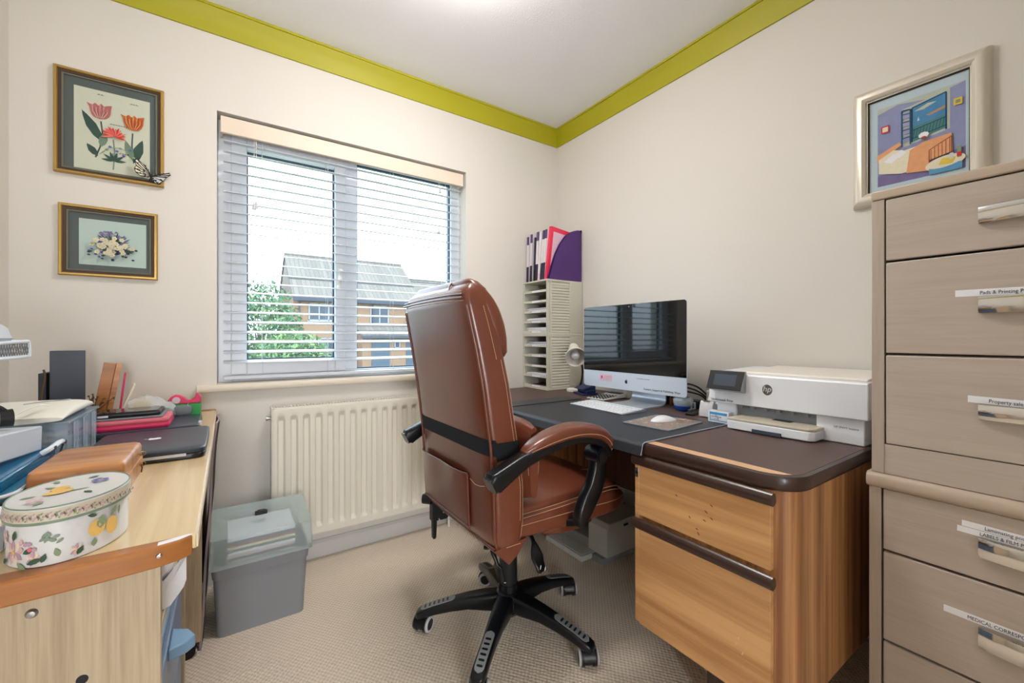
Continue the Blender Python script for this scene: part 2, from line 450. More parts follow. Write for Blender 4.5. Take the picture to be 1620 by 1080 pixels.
struct('wall_front', b, 'wall_paint', smooth=0)
t = thing('door_1', 'white panelled door standing open onto the landing behind the viewer', 'door', (-.5, YF-.14, 0)); del t['category']; t['kind'] = 'structure'
b = nb(); box(b, -.545, -.505, YF-.94, YF-.125, 0.003, 2.0)
for zz in ((.15, .9), (1.05, 1.85)):
    for yy in ((-.86, -.52), (-.46, -.20)): box(b, -.507, -.499, YF+yy[0], YF+yy[1], zz[0], zz[1])
obj('door_leaf', b, 'gloss_white', t, bevel=.003)
b = nb(); cyl(b, (-.505, YF-.88, 1.0), (-.455, YF-.88, 1.0), .012); cyl(b, (-.455, YF-.89, 1.0), (-.455, YF-.77, 1.0), .009); obj('door_handle', b, 'steel', t)
b = nb(); box(b, -.53, -.495, YF-.125, YF+.012, 0, 2.05); box(b, .315, .35, YF-.125, YF+.012, 0, 2.05); box(b, -.495, .315, YF-.125, YF+.012, 2.015, 2.05); obj('door_frame', b, 'gloss_white', t)
# the landing beyond the open door
b = nb(); LF = YF-1.75
box(b, -1.4, 1.5, LF-.1, LF, 0, H); box(b, -1.5, -1.4, LF-.1, YF-.12, 0, H); box(b, 1.5, 1.6, LF-.1, YF-.12, 0, H); box(b, -1.4, XL-.12, YF-.22, YF-.12, 0, H)
struct('wall_landing', b, 'wall_paint', smooth=0)
b = nb(); box(b, -1.5, 1.6, LF-.1, YF-.12, -.1, 0); struct('floor_landing', b, 'carpet', smooth=0)
b = nb(); box(b, -1.5, 1.6, LF-.1, YF-.12, H, H+.1); struct('ceiling_landing', b, 'ceiling_paint', smooth=0)
# skirting and cornice
b = nb(); prism(b, [(XL, YB, 0), (XL, YB-.015, 0), (XL, YB-.015, .065), (XL, YB-.006, .078), (XL, YB, .078)], (XR-XL, 0, 0)); struct('baseboard_back', b, 'grey_skirting')
b = nb(); prism(b, [(XR, YF, 0), (XR-.015, YF, 0), (XR-.015, YF, .065), (XR-.006, YF, .078), (XR, YF, .078)], (0, YB-.015-YF, 0)); struct('baseboard_right', b, 'grey_skirting')
b = nb(); prism(b, [(XL, YF, 0), (XL+.015, YF, 0), (XL+.015, YF, .065), (XL+.006, YF, .078), (XL, YF, .078)], (0, YB-.015-YF, 0)); struct('baseboard_left', b, 'grey_skirting')
prof = [(0, 2.299), (.008, 2.299), (.010, 2.306), (.012, 2.322), (.017, 2.345), (.026, 2.367), (.038, 2.383), (.040, 2.390), (.046, 2.390), (.046, H)]
def cornice(name, p0, p1, inward, c0=1, c1=1):
    b = nb(); d = (Vector(p1)-Vector(p0)).normalized(); rings = []
    for p, sgn in ((p0, c0), (p1, -c1)):
        rings.append([Vector(p)+Vector(inward)*q+d*sgn*q+Z*z for q, z in prof] + [Vector(p)+Z*H])
    loft(b, rings, True); return struct(name, b, 'lime_paint')
cornice('trim_1', (XL, YB, 0), (XR, YB, 0), (0, -1, 0))
cornice('trim_2', (XR, YB, 0), (XR, YF, 0), (-1, 0, 0))
cornice('trim_3', (XL, YF, 0), (XL, YB, 0), (1, 0, 0))
cornice('trim_4', (XR, YF, 0), (XL, YF, 0), (0, 1, 0))

# ---- window
win = thing('window_1', 'white two-pane casement window over the radiator', 'window', ((WX0+WX1)/2, 2.25, WZ0)); del win['category']; win['kind'] = 'structure'
FY0, FY1 = 2.235, 2.30
b = nb()
fr = .055
for (a0, a1, c0, c1) in ((WX0, WX0+fr, WZ0-.03, WZ1), (WX1-fr, WX1, WZ0-.03, WZ1), (WX0+fr, WX1-fr, WZ0-.03, WZ0+.035), (WX0+fr, WX1-fr, WZ1-fr, WZ1), (.488, .552, WZ0+.035, WZ1-fr)):
    box(b, a0, a1, FY0, FY1, c0, c1)
obj('window_frame', b, 'upvc', win, bevel=.004)
b = nb()
sz0, sz1 = WZ0+.030, WZ1-fr+.006; sx0, sx1 = WX0+fr-.006, .494
for (a0, a1, c0, c1) in ((sx0, sx0+.06, sz0, sz1), (sx1-.05, sx1, sz0, sz1), (sx0+.06, sx1-.05, sz0, sz0+.065), (sx0+.06, sx1-.05, sz1-.06, sz1)):
    box(b, a0, a1, FY0-.012, FY1-.01, c0, c1)
sash = obj('sash', b, 'upvc', win, bevel=.004)
def gask(x0, x1, z0, z1, y, par):
    b = nb(); g = .006
    for (a0, a1, c0, c1) in ((x0, x0+g, z0, z1), (x1-g, x1, z0, z1), (x0+g, x1-g, z0, z0+g), (x0+g, x1-g, z1-g, z1)): box(b, a0, a1, y, y+.02, c0, c1)
    obj('gasket', b, 'gasket', par, smooth=0)
GL = (sx0+.06, sx1-.05, sz0+.065, sz1-.06); GR = (.552, WX1-fr, WZ0+.035, WZ1-fr)
gask(*GL, FY0+.02, sash); gask(*GR, FY0+.02, win)
b = nb(); box(b, GL[0], GL[1], FY0+.026, FY0+.032, GL[2], GL[3]); obj('pane', b, 'window_glass', sash, smooth=0)
b = nb(); box(b, GR[0], GR[1], FY0+.026, FY0+.032, GR[2], GR[3]); obj('pane', b, 'window_glass', win, smooth=0)
b = nb(); cyl(b, (.468, FY0-.012, 1.37), (.468, FY0-.03, 1.37), .012); tube(b, [(.468, FY0-.03, 1.37), (.462, FY0-.035, 1.33), (.452, FY0-.036, 1.27)], [.008, .009, .007]); obj('window_handle', b, 'gloss_white', sash)
# the sill board
b = nb(); box(b, WX0, WX1, YB-.002, FY0, WZ0-.03, WZ0); prism(b, [(-.105, YB, WZ0-.03), (-.105, YB-.03, WZ0-.03), (-.105, YB-.034, WZ0-.022), (-.105, YB-.034, WZ0-.008), (-.105, YB-.03, WZ0), (-.105, YB, WZ0)], (1.30, 0, 0))
s_ = obj('window_sill', b, 'sill_cream', win, bevel=.002)

# ---- venetian blind
bl = thing('venetian_blind', 'white wooden slatted blind, let down and open, in the window recess', 'blind', (.55, 2.19, WZ0+.01))
b = nb(); box(b, WX0+.012, WX1-.014, 2.158, 2.172, WZ1-.083, WZ1-.012); box(b, WX0+.012, WX0+.02, 2.172, 2.225, WZ1-.083, WZ1-.012); box(b, WX1-.022, WX1-.014, 2.172, 2.225, WZ1-.083, WZ1-.012)
obj('valance', b, 'valance', bl, bevel=.003, label='cream wooden pelmet')
b = nb(); box(b, WX0+.025, WX1-.026, 2.176, 2.226, WZ1-.05, WZ1-.008); obj('head_rail', b, 'blind_slat', bl)
pitch = .0435; zc = WZ1-.105; zs = []
tl = math.radians(11)
while zc > WZ0+.05:
    zs.append(zc); zc -= pitch
for zc in zs:
    b = nb(); M = Matrix.Translation((0, 2.199, zc)) @ Matrix.Rotation(tl, 4, 'X')
    rings = []
    for xx in (WX0+.022, WX1-.024):
        rings.append([M @ Vector((xx, q, .0035*(1-(q/.025)**2)*.6+s)) for q, s in ((-.025, 0), (-.012, 0), (0, 0), (.012, 0), (.025, 0), (.025, .0028), (.012, .0028), (0, .0028), (-.012, .0028), (-.025, .0028))])
    loft(b, rings); obj('slat', b, 'blind_slat', bl, smooth=60)
b = nb(); box(b, WX0+.022, WX1-.024, 2.175, 2.223, WZ0+.012, WZ0+.028); obj('bottom_rail', b, 'blind_slat', bl, bevel=.004)
for xx in (.128, .40, .72, 1.02):
    b = nb()
    for yy in (2.1735, 2.2245): tube(b, [(xx, yy, WZ0+.02), (xx, yy, WZ1-.06)], .0009, 5)
    obj('ladder_cord', b, 'blind_slat', bl)
for k, (xx, z1) in enumerate(((.096, 1.625), (.104, 1.630), (.975, 1.645), (.983, 1.87))):
    b = nb(); tube(b, [(xx, 2.166, WZ1-.08), (xx, 2.166, z1)], .0009, 5); c_ = obj('pull_cord', b, 'warm_white', bl)
    b = nb(); lathe(b, (xx, 2.166, z1-.03), [(.003, .03), (.005, .022), (.008, .004), (.008, 0)], 12); obj('cord_bell', b, 'blind_slat', c_)

# ---- radiator
rad = thing('radiator', 'cream double panel radiator on the wall under the window', 'radiator', (.57, 2.1, .144))
rx0, rx1, rz0, rz1, ry = .160, .98, .144, .722, 2.056
def rad_panel(yf, depth_sign, name):
    b = nb(); NX = 220; zsamp = [rz0, rz0+.004, rz0+.012, rz0+.03, rz0+.036, rz0+.046, rz0+.056, rz1-.056, rz1-.046, rz1-.036, rz1-.03, rz1-.012, rz1-.004, rz1]
    rows = []
    for z in zsamp:
        e = min(z-rz0, rz1-z); g = 0 if e < .033 else min(1, (e-.033)/.018); row = []
        for i in range(NX+1):
            x = rx0+(rx1-rx0)*i/NX; ph = ((x-rx0-.006) % .05)/.05
            q = abs(ph-.5)*2; f = 0 if (x < rx0+.014 or x > rx1-.014) else max(0, min(1, (.62-q)/.28))
            f = f*f*(3-2*f)
            d = .013*f*g + (.004 if e < .002 else 0)
            row.append(Vector((x, yf+depth_sign*d, z)))
        rows.append(row)
    R = [addv(b, r) for r in rows]
    for a, c in zip(R, R[1:]):
        for i in range(NX): b.faces.new((a[i], a[i+1], c[i+1], c[i]))
    box(b, rx0, rx1, yf+.012, yf+.016, rz0+.001, rz1-.001)
    box(b, rx0, rx0+.004, yf+.001, yf+.014, rz0, rz1); box(b, rx1-.004, rx1, yf+.001, yf+.014, rz0, rz1); box(b, rx0, rx1, yf+.001, yf+.014, rz1-.003, rz1); box(b, rx0, rx1, yf+.001, yf+.014, rz0, rz0+.003)
    return obj(name, b, 'radiator_paint', rad, smooth=40)
rad_panel(ry, 1, 'front_panel'); 
b = nb(); box(b, rx0+.01, rx1-.01, ry+.055, ry+.068, rz0, rz1-.004); obj('back_panel', b, 'radiator_paint', rad)
b = nb()
yy0, yy1 = ry+.004, ry+.068
for xx in (rx0-.006, rx1-.002): box(b, xx, xx+.008, yy0, yy1, rz0+.002, rz1+.006)
obj('end_cap', b, 'radiator_paint', rad, bevel=.002)
b = nb(); box(b, rx0, rx1, yy0, yy0+.010, rz1, rz1+.005); box(b, rx0, rx1, yy1-.010, yy1, rz1, rz1+.005)
k = 0; xx = rx0+.004
while xx < rx1-.01:
    box(b, xx, xx+.006, yy0+.01, yy1-.01, rz1, rz1+.004); xx += .0135
obj('top_grille', b, 'radiator_paint', rad, smooth=0)
b = nb(); cyl(b, (rx0-.02, ry+.03, rz1-.04), (rx0+.0, ry+.03, rz1-.04), .007, mi=0); cyl(b, (rx0-.024, ry+.03, rz1-.04), (rx0-.018, ry+.03, rz1-.04), .010); obj('bleed_valve', b, 'steel', rad)
b = nb(); tube(b, [(rx1+.02, ry+.03, 0), (rx1+.02, ry+.03, rz0+.03), (rx1, ry+.03, rz0+.035)], .0075); cyl(b, (rx1+.02, ry+.03, rz0+.0), (rx1+.02, ry+.03, rz0+.075), .014); obj('valve_pipe', b, 'gloss_white', rad)
b = nb(); box(b, rx0+.1, rx0+.13, ry+.068, YB-.0005, .2, .68); box(b, rx1-.13, rx1-.1, ry+.068, YB-.0005, .2, .68); obj('bracket', b, 'radiator_paint', rad)

# ---- ceiling lamp
lp = thing('ceiling_lamp', 'round opal glass dome lamp glowing on the ceiling', 'lamp', (.625, 1.19, H))
mat('opal_glow', (255, 238, 214), 0.3, emit=40, ecol=(255, 250, 246))
b = nb(); lathe(b, (.625, 1.19, H), [(.05, -.001), (.12, -.002), (.13, -.010), (.12, -.024), (.05, -.026)], 48); obj('ceiling_plate', b, 'gloss_white', lp)
b = nb(); lathe(b, (.625, 1.19, H), [(.10, -.020), (.17, -.024), (.186, -.034), (.192, -.048), (.18, -.065), (.15, -.085), (.10, -.10), (.05, -.107), (0, -.109)], 48, cap=False); obj('glass_dome', b, 'opal_glow', lp)

# ---- the three pictures on the walls
def frame_picture(o, x0, x1, z0, z1, u, v, n, wd, dep, mats, prof=None):
    """mitred frame: outer rectangle x0..x1, z0..z1 along u (across) and Z; n out of the wall; v = wall point"""
    b = nb(); prof = prof or [(0, 0), (0, dep*.8), (wd*.2, dep), (wd*.7, dep*.9), (wd, dep*.55), (wd, 0)]
    cor = [((x0, z0), (1, 1)), ((x1, z0), (-1, 1)), ((x1, z1), (-1, -1)), ((x0, z1), (1, -1))]; rings = []
    for (cx, cz), (sx_, sz_) in cor:
        rings.append([Vector(v)+Vector(u)*(cx+sx_*q)+Z*(cz+sz_*q)+Vector(n)*d for q, d in prof])
    R = [addv(b, r) for r in rings]; m = len(prof)
    for i in range(4):
        a, c = R[i], R[(i+1) % 4]
        for j in range(m-1):
            f = b.faces.new((a[j], c[j], c[j+1], a[j+1])); f.material_index = mats[j] if isinstance(mats, list) else 0
    return b
pf = [(0, 0), (0, .014), (.003, .017), (.009, .017), (.011, .012), (.018, .011), (.020, .009), (.025, .009), (.025, .004), (.025, 0)]
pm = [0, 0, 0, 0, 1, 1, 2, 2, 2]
# tulip print
p = thing('framed_picture', 'framed tulip print in a gold frame, larger of the two left of the window', 'picture', (-.36, YB, 1.622))
x0, x1, z0, z1 = -.512, -.209, 1.622, 2.002
obj('frame', frame_picture(p, x0, x1, z0, z1, X, (0, YB, 0), (0, -1, 0), .025, .017, pm, pf), ['gold_frame', 'frame_dark', 'mount_green'], p, smooth=25)
b = nb(); box(b, x0+.02, x1-.02, YB-.003, YB-.001, z0+.02, z1-.02); obj('mount', b, 'mount_green', p, smooth=0)
q = Pic((0, YB-.0032, 0), X, Z, (0, -1, 0))
a0, a1, c0, c1 = -.462, -.252, 1.650, 1.948
q.rect(a0, a1, c0, c1, 'cream_paper')
L_ = a1-a0; Hh = c1-c0
def A(u, v): return (a0+u*L_, c0+v*Hh)
def tulip(cx, cz, s, main, sec):
    cup = [(-.30, -.46), (-.44, -.30), (-.52, -.05), (-.56, .2), (-.70, .44), (-.40, .34), (-.26, .50), (-.08, .36), (.06, .52), (.22, .36), (.40, .46), (.62, .52), (.58, .22), (.56, -.05), (.46, -.30), (.28, -.46), (0, -.52)]
    q.poly([(cx+a*.052*s, cz+c*.056*s) for a, c in cup], main)
    for i in range(11):
        t = (i-5)/5; x1 = t*.026*s; z1 = (.018+.006*((i*7) % 3-1))*s
        q.line([(cx+t*.010*s, cz-.024*s), (cx+t*.024*s, cz-.004*s), (cx+x1, cz+z1)], .0022*s, sec if i % 2 else ('tulip_red' if main == 'tulip_orange' else main))
    for i in range(5):
        t = (i-2)/2; q.line([(cx+t*.008*s, cz-.020*s), (cx+t*.020*s+.002, cz+.010*s)], .0009*s, 'tulip_red')
q.line([A(.34, .62), A(.36, .48), A(.33, .30), A(.27, .16)], .0045, 'leaf_dark')
q.line([A(.76, .55), A(.75, .38), A(.78, .18)], .0045, 'leaf_dark')
q.line([A(.5, .42), A(.52, .25), A(.50, .04)], .0042, 'leaf_green')
q.leaf(*A(.36, .36), .12, .030, 2.05, 'leaf_dark'); q.leaf(*A(.34, .30), .06, .024, 1.35, 'leaf_green'); q.leaf(*A(.30, .18), .05, .022, 2.2, 'leaf_dark')
q.leaf(*A(.77, .16), .10, .030, 1.3, 'leaf_dark'); q.leaf(*A(.76, .20), .075, .024, 1.85, 'leaf_green')
for k in range(6): q.leaf(*A(.51, .15), .035, .010, .1+k*.6, 'leaf_dark')
tulip(*A(.33, .74), 1.0, 'tulip_pink', 'tulip_cream'); tulip(*A(.77, .68), 1.0, 'tulip_orange', 'lemon')
for k in range(26):
    a = k*2*PI/26; cx, cz = A(.52, .455); q.leaf(cx, cz, .030+.004*(k % 3), .007, a if math.sin(a) > -.4 else a*.5, 'tulip_red' if k % 2 else 'tulip_pink')
q.line([A(.33, .20), A(.45, .30), A(.6, .32), A(.7, .28)], .0022, 'leaf_green')
for k in range(9): q.ell(*A(.42+k*.045, .27+.05*math.sin(k*2.1)), .005, .004, 'flower_blue' if k % 2 else 'leaf_green')
for (u, v, L2) in ((.30, .93, .09), (.73, .90, .12), (.46, .59, .24), (.58, .24, .14)):
    n_ = int(L2*60)
    for k in range(n_): q.rect(A(u+k*L2/n_, 0)[0], A(u+(k+.7)*L2/n_, 0)[0], A(0, v)[1], A(0, v+.006+.006*(k % 2))[1], 'ink')
q.build('botanical_print', p)
b = nb(); box(b, x0+.024, x1-.024, YB-.0085, YB-.0075, z0+.024, z1-.024); obj('glass', b, 'picture_glass', p, smooth=0)
# posy print
p = thing('framed_picture', 'smaller framed print of a flower posy below the tulip picture', 'picture', (-.36, YB, 1.257))
x0, x1, z0, z1 = -.500, -.228, 1.255, 1.513
obj('frame', frame_picture(p, x0, x1, z0, z1, X, (0, YB, 0), (0, -1, 0), .025, .017, pm, pf), ['gold_frame', 'frame_dark', 'mount_green'], p, smooth=25)
b = nb(); box(b, x0+.02, x1-.02, YB-.003, YB-.001, z0+.02, z1-.02); obj('mount', b, 'mount_green', p, smooth=0)
q = Pic((0, YB-.0032, 0), X, Z, (0, -1, 0)); a0, a1, c0, c1 = -.449, -.263, 1.299, 1.467; L_ = a1-a0; Hh = c1-c0
q.rect(a0, a1, c0, c1, 'pale_green_paper')
rnd = random.Random(3)
q.ell(*A(.47, .42), .042, .030, 'leaf_green'); q.ell(*A(.36, .36), .022, .014, 'art_cream')
for k in range(46):
    a = rnd.uniform(0, 2*PI); q.leaf(*A(.5, .42), rnd.uniform(.03, .062), .008, a if math.sin(a) > -.5 else a+PI, rnd.choice(['leaf_green', 'leaf_dark', 'flower_lilac']))
for k in range(26): q.ell(*A(rnd.uniform(.3, .68), .68+rnd.uniform(-.05, .09)), .004, .003, 'flower_lilac')
for k in range(60): q.ell(*A(min(.85, max(.15, rnd.gauss(.5, .18))), max(.12, rnd.gauss(.32, .08))), .0045, .0035, rnd.choice(['flower_dark', 'flower_blue', 'leaf_dark']))
for k in range(44):
    cx, cz = A(min(.80, max(.20, rnd.gauss(.5, .17))), rnd.gauss(.45, .10))
    for j in range(5): q.ell(cx+.0045*math.cos(j*1.26), cz+.0045*math.sin(j*1.26), .0036, .0036, 'art_cream', up=(j == 0), seg=8)
    q.ell(cx, cz, .0018, .0018, 'art_yellow', seg=6)
q.build('posy_print', p)
b = nb(); box(b, x0+.024, x1-.024, YB-.0085, YB-.0075, z0+.024, z1-.024); obj('glass', b, 'picture_glass', p, smooth=0)
# wire and paper butterfly clipped on the tulip frame
bf = thing('butterfly_ornament', 'black and white butterfly ornament at the corner of the tulip picture', 'ornament', (-.245, YB-.02, 1.66))
for sgn, pts in ((-1, [(0, 0), (-.010, .022), (-.022, .040), (-.040, .055), (-.047, .046), (-.043, .030), (-.048, .018), (-.044, .004), (-.030, -.006), (-.012, -.006)]), (1, [(0, 0), (.018, .010), (.040, .016), (.056, .020), (.058, .012), (.046, .002), (.036, -.014), (.020, -.026), (.008, -.022)])):
    b = nb(); pr_ = [Vector((-.245+x, YB-.022-abs(x)*.25, 1.655+z)) for x, z in pts]
    prism(b, pr_, (0, -.0006, 0)); wg = obj('wing', b, 'art_cream' if sgn < 0 else 'label_grey', bf, smooth=0)
    b = nb(); tube(b, [p_+Vector((0, -.0004, 0)) for p_ in pr_], .0011, 5, closed=True)
    for p_ in pr_[2:]: tube(b, [pr_[0]+Vector((0, -.001, 0)), (pr_[0]+p_)/2+Vector((0, -.001, 0)), p_+Vector((0, -.001, 0))], [.0006, .0012, .0022], 5)
    rr_ = random.Random(5+sgn)
    for k in range(16):
        i = rr_.randrange(2, len(pr_)); c_ = pr_[0].lerp(pr_[i], rr_.uniform(.4, .95)); tube(b, [c_+Vector((0, -.0012, 0)), c_+Vector((.004, -.0012, .003))], .0016, 5)
    obj('wing_marking', b, 'ink', wg)
b = nb(); tube(b, [(-.252, YB-.024, 1.637), (-.246, YB-.026, 1.65), (-.243, YB-.026, 1.664)], [.0015, .003, .002], 8); tube(b, [(-.243, YB-.026, 1.664), (-.236, YB-.03, 1.68)], .0004, 5); tube(b, [(-.243, YB-.026, 1.664), (-.244, YB-.03, 1.682)], .0004, 5); tube(b, [(-.246, YB-.024, 1.648), (-.246, YB-.016, 1.640)], .0008, 5); obj('body', b, 'ink', bf)
# bedroom painting in a silver frame on the right wall
p = thing('framed_picture', 'bedroom painting in a wide silver frame above the tall drawers', 'picture', (XR, .378, 1.475))
y0, y1, z0, z1 = .219, .543, 1.478, 1.872
fw = .046
pr2 = [(0, 0), (0, .006), (.002, .012), (.004, .022), (.010, .029), (.020, .033), (.030, .032), (.038, .026), (.041, .018), (.043, .018), (.045, .010), (.046, .010), (.046, 0)]
# u axis runs towards the camera (-y)
obj('frame', frame_picture(p, -y1, -y0, z0, z1, (0, -1, 0), (XR, 0, 0), (-1, 0, 0), fw, .03, [0]*9+[1]*3, pr2), ['silver_frame', 'frame_dark'], p, smooth=28)
q = Pic((XR-.008, 0, 0), (0, -1, 0), Z, (-1, 0, 0))
q.rect(-y1+fw-.002, -y0-fw+.002, z0+fw-.002, z1-fw+.002, 'mount_white')
a0, a1, c0, c1 = -.476, -.272, 1.538, 1.798; L_ = a1-a0; Hh = c1-c0
q.rect(a0, a1, c0, c1, 'art_lilac')
q.poly([A(0, .1), A(0, 0), A(1, 0), A(1, .25), A(.7, .2)], 'art_purple')
q.poly([A(0, .14), A(.5, .14), A(.7, .05), A(1, .05), A(1, 0), A(0, 0)], 'art_purple')
q.poly([A(0, 1), A(0, .93), A(.25, .985), A(.6, .93), A(.95, .99), A(1, 1)], 'art_cream')
q.poly([A(.30, .42), A(.30, .9), A(.84, .97), A(.84, .50)], 'art_cream')
q.poly([A(.42, .46), A(.42, .88), A(.80, .94), A(.80, .52)], 'art_blue')
q.poly([A(.42, .46), A(.42, .64), A(.80, .68), A(.80, .52)], 'art_green')
q.poly([A(.44, .83), A(.6, .88), A(.7, .87), A(.55, .82)], 'art_cream'); q.poly([A(.58, .74), A(.79, .79), A(.79, .755), A(.62, .725)], 'art_orange'); q.poly([A(.48, .70), A(.495, .75), A(.51, .70)], 'mount_white')
q.line([A(.42, .88), A(.80, .94), A(.80, .50)], .004, 'art_frame_blue'); q.line([A(.42, .46), A(.42, .88)], .004, 'art_frame_blue')
q.line([A(.42, .60), A(.80, .65)], .0018, 'ink'); q.line([A(.42, .50), A(.80, .55)], .0018, 'ink')
for k in range(10): q.line([A(.43+k*.037, .50+k*.005), A(.45+k*.037, .60+k*.005)], .0009, 'ink')
for k in range(4): q.poly([A(.31, .47+k*.1), A(.31, .55+k*.1), A(.40, .56+k*.095), A(.40, .49+k*.095)], 'art_lilac')
q.line([A(.305, .43), A(.305, .88), A(.405, .87), A(.405, .44)], .004, 'art_frame_blue')
for k in range(1, 5): q.line([A(.305, .43+k*.1), A(.405, .44+k*.095)], .003, 'art_frame_blue')
q.rect(A(.05, 0)[0], A(.15, 0)[0], A(0, .67)[1], A(0, .76)[1], 'tulip_red'); q.rect(A(.065, 0)[0], A(.135, 0)[0], A(0, .685)[1], A(0, .745)[1], 'art_cream')
q.rect(A(.88, 0)[0], A(.97, 0)[0], A(0, .74)[1], A(0, .82)[1], 'art_yellow'); q.rect(A(.9, 0)[0], A(.95, 0)[0], A(0, .76)[1], A(0, .8)[1], 'leaf_green')
q.poly([A(0, .40), A(.28, .50), A(.30, .46), A(0, .30)], 'art_orange')
q.poly([A(.02, .16), A(.02, .34), A(.2, .42), A(.34, .38), A(.58, .40), A(.55, .12), A(.3, .10)], 'art_cream')
q.poly([A(.08, .30), A(.2, .37), A(.3, .33), A(.18, .26)], 'paper'); q.poly([A(.2, .34), A(.30, .40), A(.36, .35), A(.28, .30)], 'paper')
q.poly([A(.36, .09), A(.40, .36), A(.55, .42), A(.86, .44), A(.87, .22), A(.62, .18), A(.60, .06)], 'art_orange')
q.line([A(.62, .08), A(.62, .30), A(.86, .40), A(.86, .20)], .0025, 'art_brown')
for k in range(6): q.line([A(.64+k*.04, .16+k*.01), A(.64+k*.04, .30+k*.017)], .0015, 'art_brown')
q.ell(*A(.79, .11), .044, .020, 'art_cream', .12, 20); q.poly([A(.62, .0), A(.62, .10), A(.97, .08), A(.97, .0)], 'art_blue'); q.ell(*A(.79, .12), .042, .017, 'art_cream', .1, 20)
q.poly([A(.72, .09), A(.76, .16), A(.91, .145), A(.87, .08)], 'art_yellow'); q.rect(A(.92, 0)[0], A(.96, 0)[0], A(0, .13)[1], A(0, .26)[1], 'leaf_green'); q.rect(A(.915, 0)[0], A(.965, 0)[0], A(0, .14)[1], A(0, .19)[1], 'tulip_red')
q.rect(A(.84, 0)[0], A(.88, 0)[0], A(0, .13)[1], A(0, .20)[1], 'label_grey')
for k in range(9): q.ell(*A(.56+.03*math.cos(k*.7), .50+.018*math.sin(k*.7)), .006, .005, 'paper')
q.ell(*A(.56, .465), .007, .005, 'art_brown')
q.build('bedroom_painting', p)
b = nb(); box(b, XR-.012, XR-.0112, y0+fw-.003, y1-fw+.003, z0+fw-.003, z1-fw+.003); obj('glass', b, 'picture_glass', p, smooth=0)

# ================================================================ OUTSIDE
GZ = -1.0
b = nb(); box(b, -30, 45, 2.45, 70, GZ-.3, GZ); tag(obj('garden_ground', b, 'grass', smooth=0), kind='structure')
def gable_house(name, label, x0, x1, y0, y1, ze, zr, base=GZ):
    h = thing(name, label, 'house', ((x0+x1)/2, (y0+y1)/2, base))
    ym = (y0+y1)/2
    b = nb(); box(b, x0, x1, y0, y1, base, ze); obj('wall', b, 'brick', h, smooth=0)
    b = nb()
    for xx in (x0, x1-.15): prism(b, [(xx, y0, ze), (xx, y1, ze), (xx, ym, zr-.1)], (.15, 0, 0))
    obj('gable', b, 'brick_shade', h, smooth=0)
    b = nb(); th = .14
    prism(b, [(x0-.08, y0-.35, ze-.22), (x0-.08, ym, zr), (x0-.08, ym, zr+th), (x0-.08, y0-.35, ze-.22+th)], (x1-x0+.16, 0, 0))
    prism(b, [(x0-.08, y1+.35, ze-.22), (x0-.08, ym, zr), (x0-.08, ym, zr+th), (x0-.08, y1+.35, ze-.22+th)], (x1-x0+.16, 0, 0))
    cyl(b, (x0-.08, ym, zr+.1), (x1+.08, ym, zr+.1), .13)
    obj('roof', b, 'roof_tile', h, smooth=0)
    b = nb(); box(b, x0-.05, x1+.05, y0-.42, y0-.32, ze-.34, ze-.14); cyl(b, (x0+.35, y0-.08, base), (x0+.35, y0-.08, ze-.2), .05); cyl(b, (x0+5.0, y0-.08, base), (x0+5.0, y0-.08, ze-.2), .05)
    obj('gutter', b, 'fascia_grey', h, smooth=0)
    return h
def house_window(h, x0, x1, z0, z1, y, n, extra=None):
    b = nb(); f = .07
    box(b, x0, x1, y-.06, y+.02, z0, z0+f); box(b, x0, x1, y-.06, y+.02, z1-f, z1)
    for k in range(n+1):
        xx = x0+(x1-x0-f)*k/n; box(b, xx, xx+f, y-.06, y+.02, z0, z1)
    box(b, x0-.08, x1+.08, y-.12, y, z0-.08, z0)
    wf = obj('window', b, 'ext_white', h, smooth=0)
    b = nb(); box(b, x0+.02, x1-.02, y-.03, y-.01, z0+.02, z1-.02); obj('pane', b, 'ext_glass', wf, smooth=0)
h = gable_house('house', 'brick house with grey tiled roof across the garden, seen through the blind', 3.46, 12.0, 30, 39, 3.75, 7.0)
house_window(h, 4.35, 6.2, 2.15, 3.3, 30, 3)
house_window(h, 8.3, 9.6, 2.0, 3.3, 30, 2); house_window(h, 10.9, 12-.1, 2.2, 3.2, 30, 2)
house_window(h, 4.35, 6.1, -.4, 1.0, 30, 3)
b = nb(); prism(b, [(7.2, 30, 2.0), (7.2, 28.2, 1.25), (7.2, 28.2, 1.13), (7.2, 30, 1.7)], (5, 0, 0)); obj('porch_roof', b, 'roof_tile', h, smooth=0)
b = nb(); box(b, 7.2, 12.2, 28.1, 28.22, 1.0, 1.16); obj('gutter', b, 'fascia_grey', h, smooth=0)
b = nb(); box(b, 7.4, 12.0, 28.6, 30, GZ, 1.25); obj('porch_wall', b, 'brick', h, smooth=0)
for x0_ in (8.0, 10.4):
    b = nb(); box(b, x0_, x0_+1.25, 28.55, 28.62, GZ, .85); 
    for k in range(6): box(b, x0_, x0_+1.25, 28.53, 28.56, GZ+.05+k*.3, GZ+.08+k*.3)
    obj('garage_door', b, 'garage_blue', h, smooth=0)
house_window(h, 9.55, 9.95, .3, .8, 28.6, 1)
b = nb(); tube(b, [(3.5, 34.5, 7.1), (3.5, 34.5, 8.2)], .02); tube(b, [(3.3, 34.5, 8.1), (3.9, 34.5, 8.15)], .02); obj('aerial', b, 'fascia_grey', h)
h2 = gable_house('house', 'pale brick house cut off by the left edge of the window', -3.2, 0.85, 30, 39, 3.7, 6.6)
house_window(h2, -1.5, -.3, 2.1, 3.2, 30, 2)
h3 = gable_house('house', 'grey roofed house at the right, mostly behind the chair back', 12.6, 20, 33, 42, 3.4, 6.3)
house_window(h3, 13.6, 15.2, 2.0, 3.0, 33, 2)
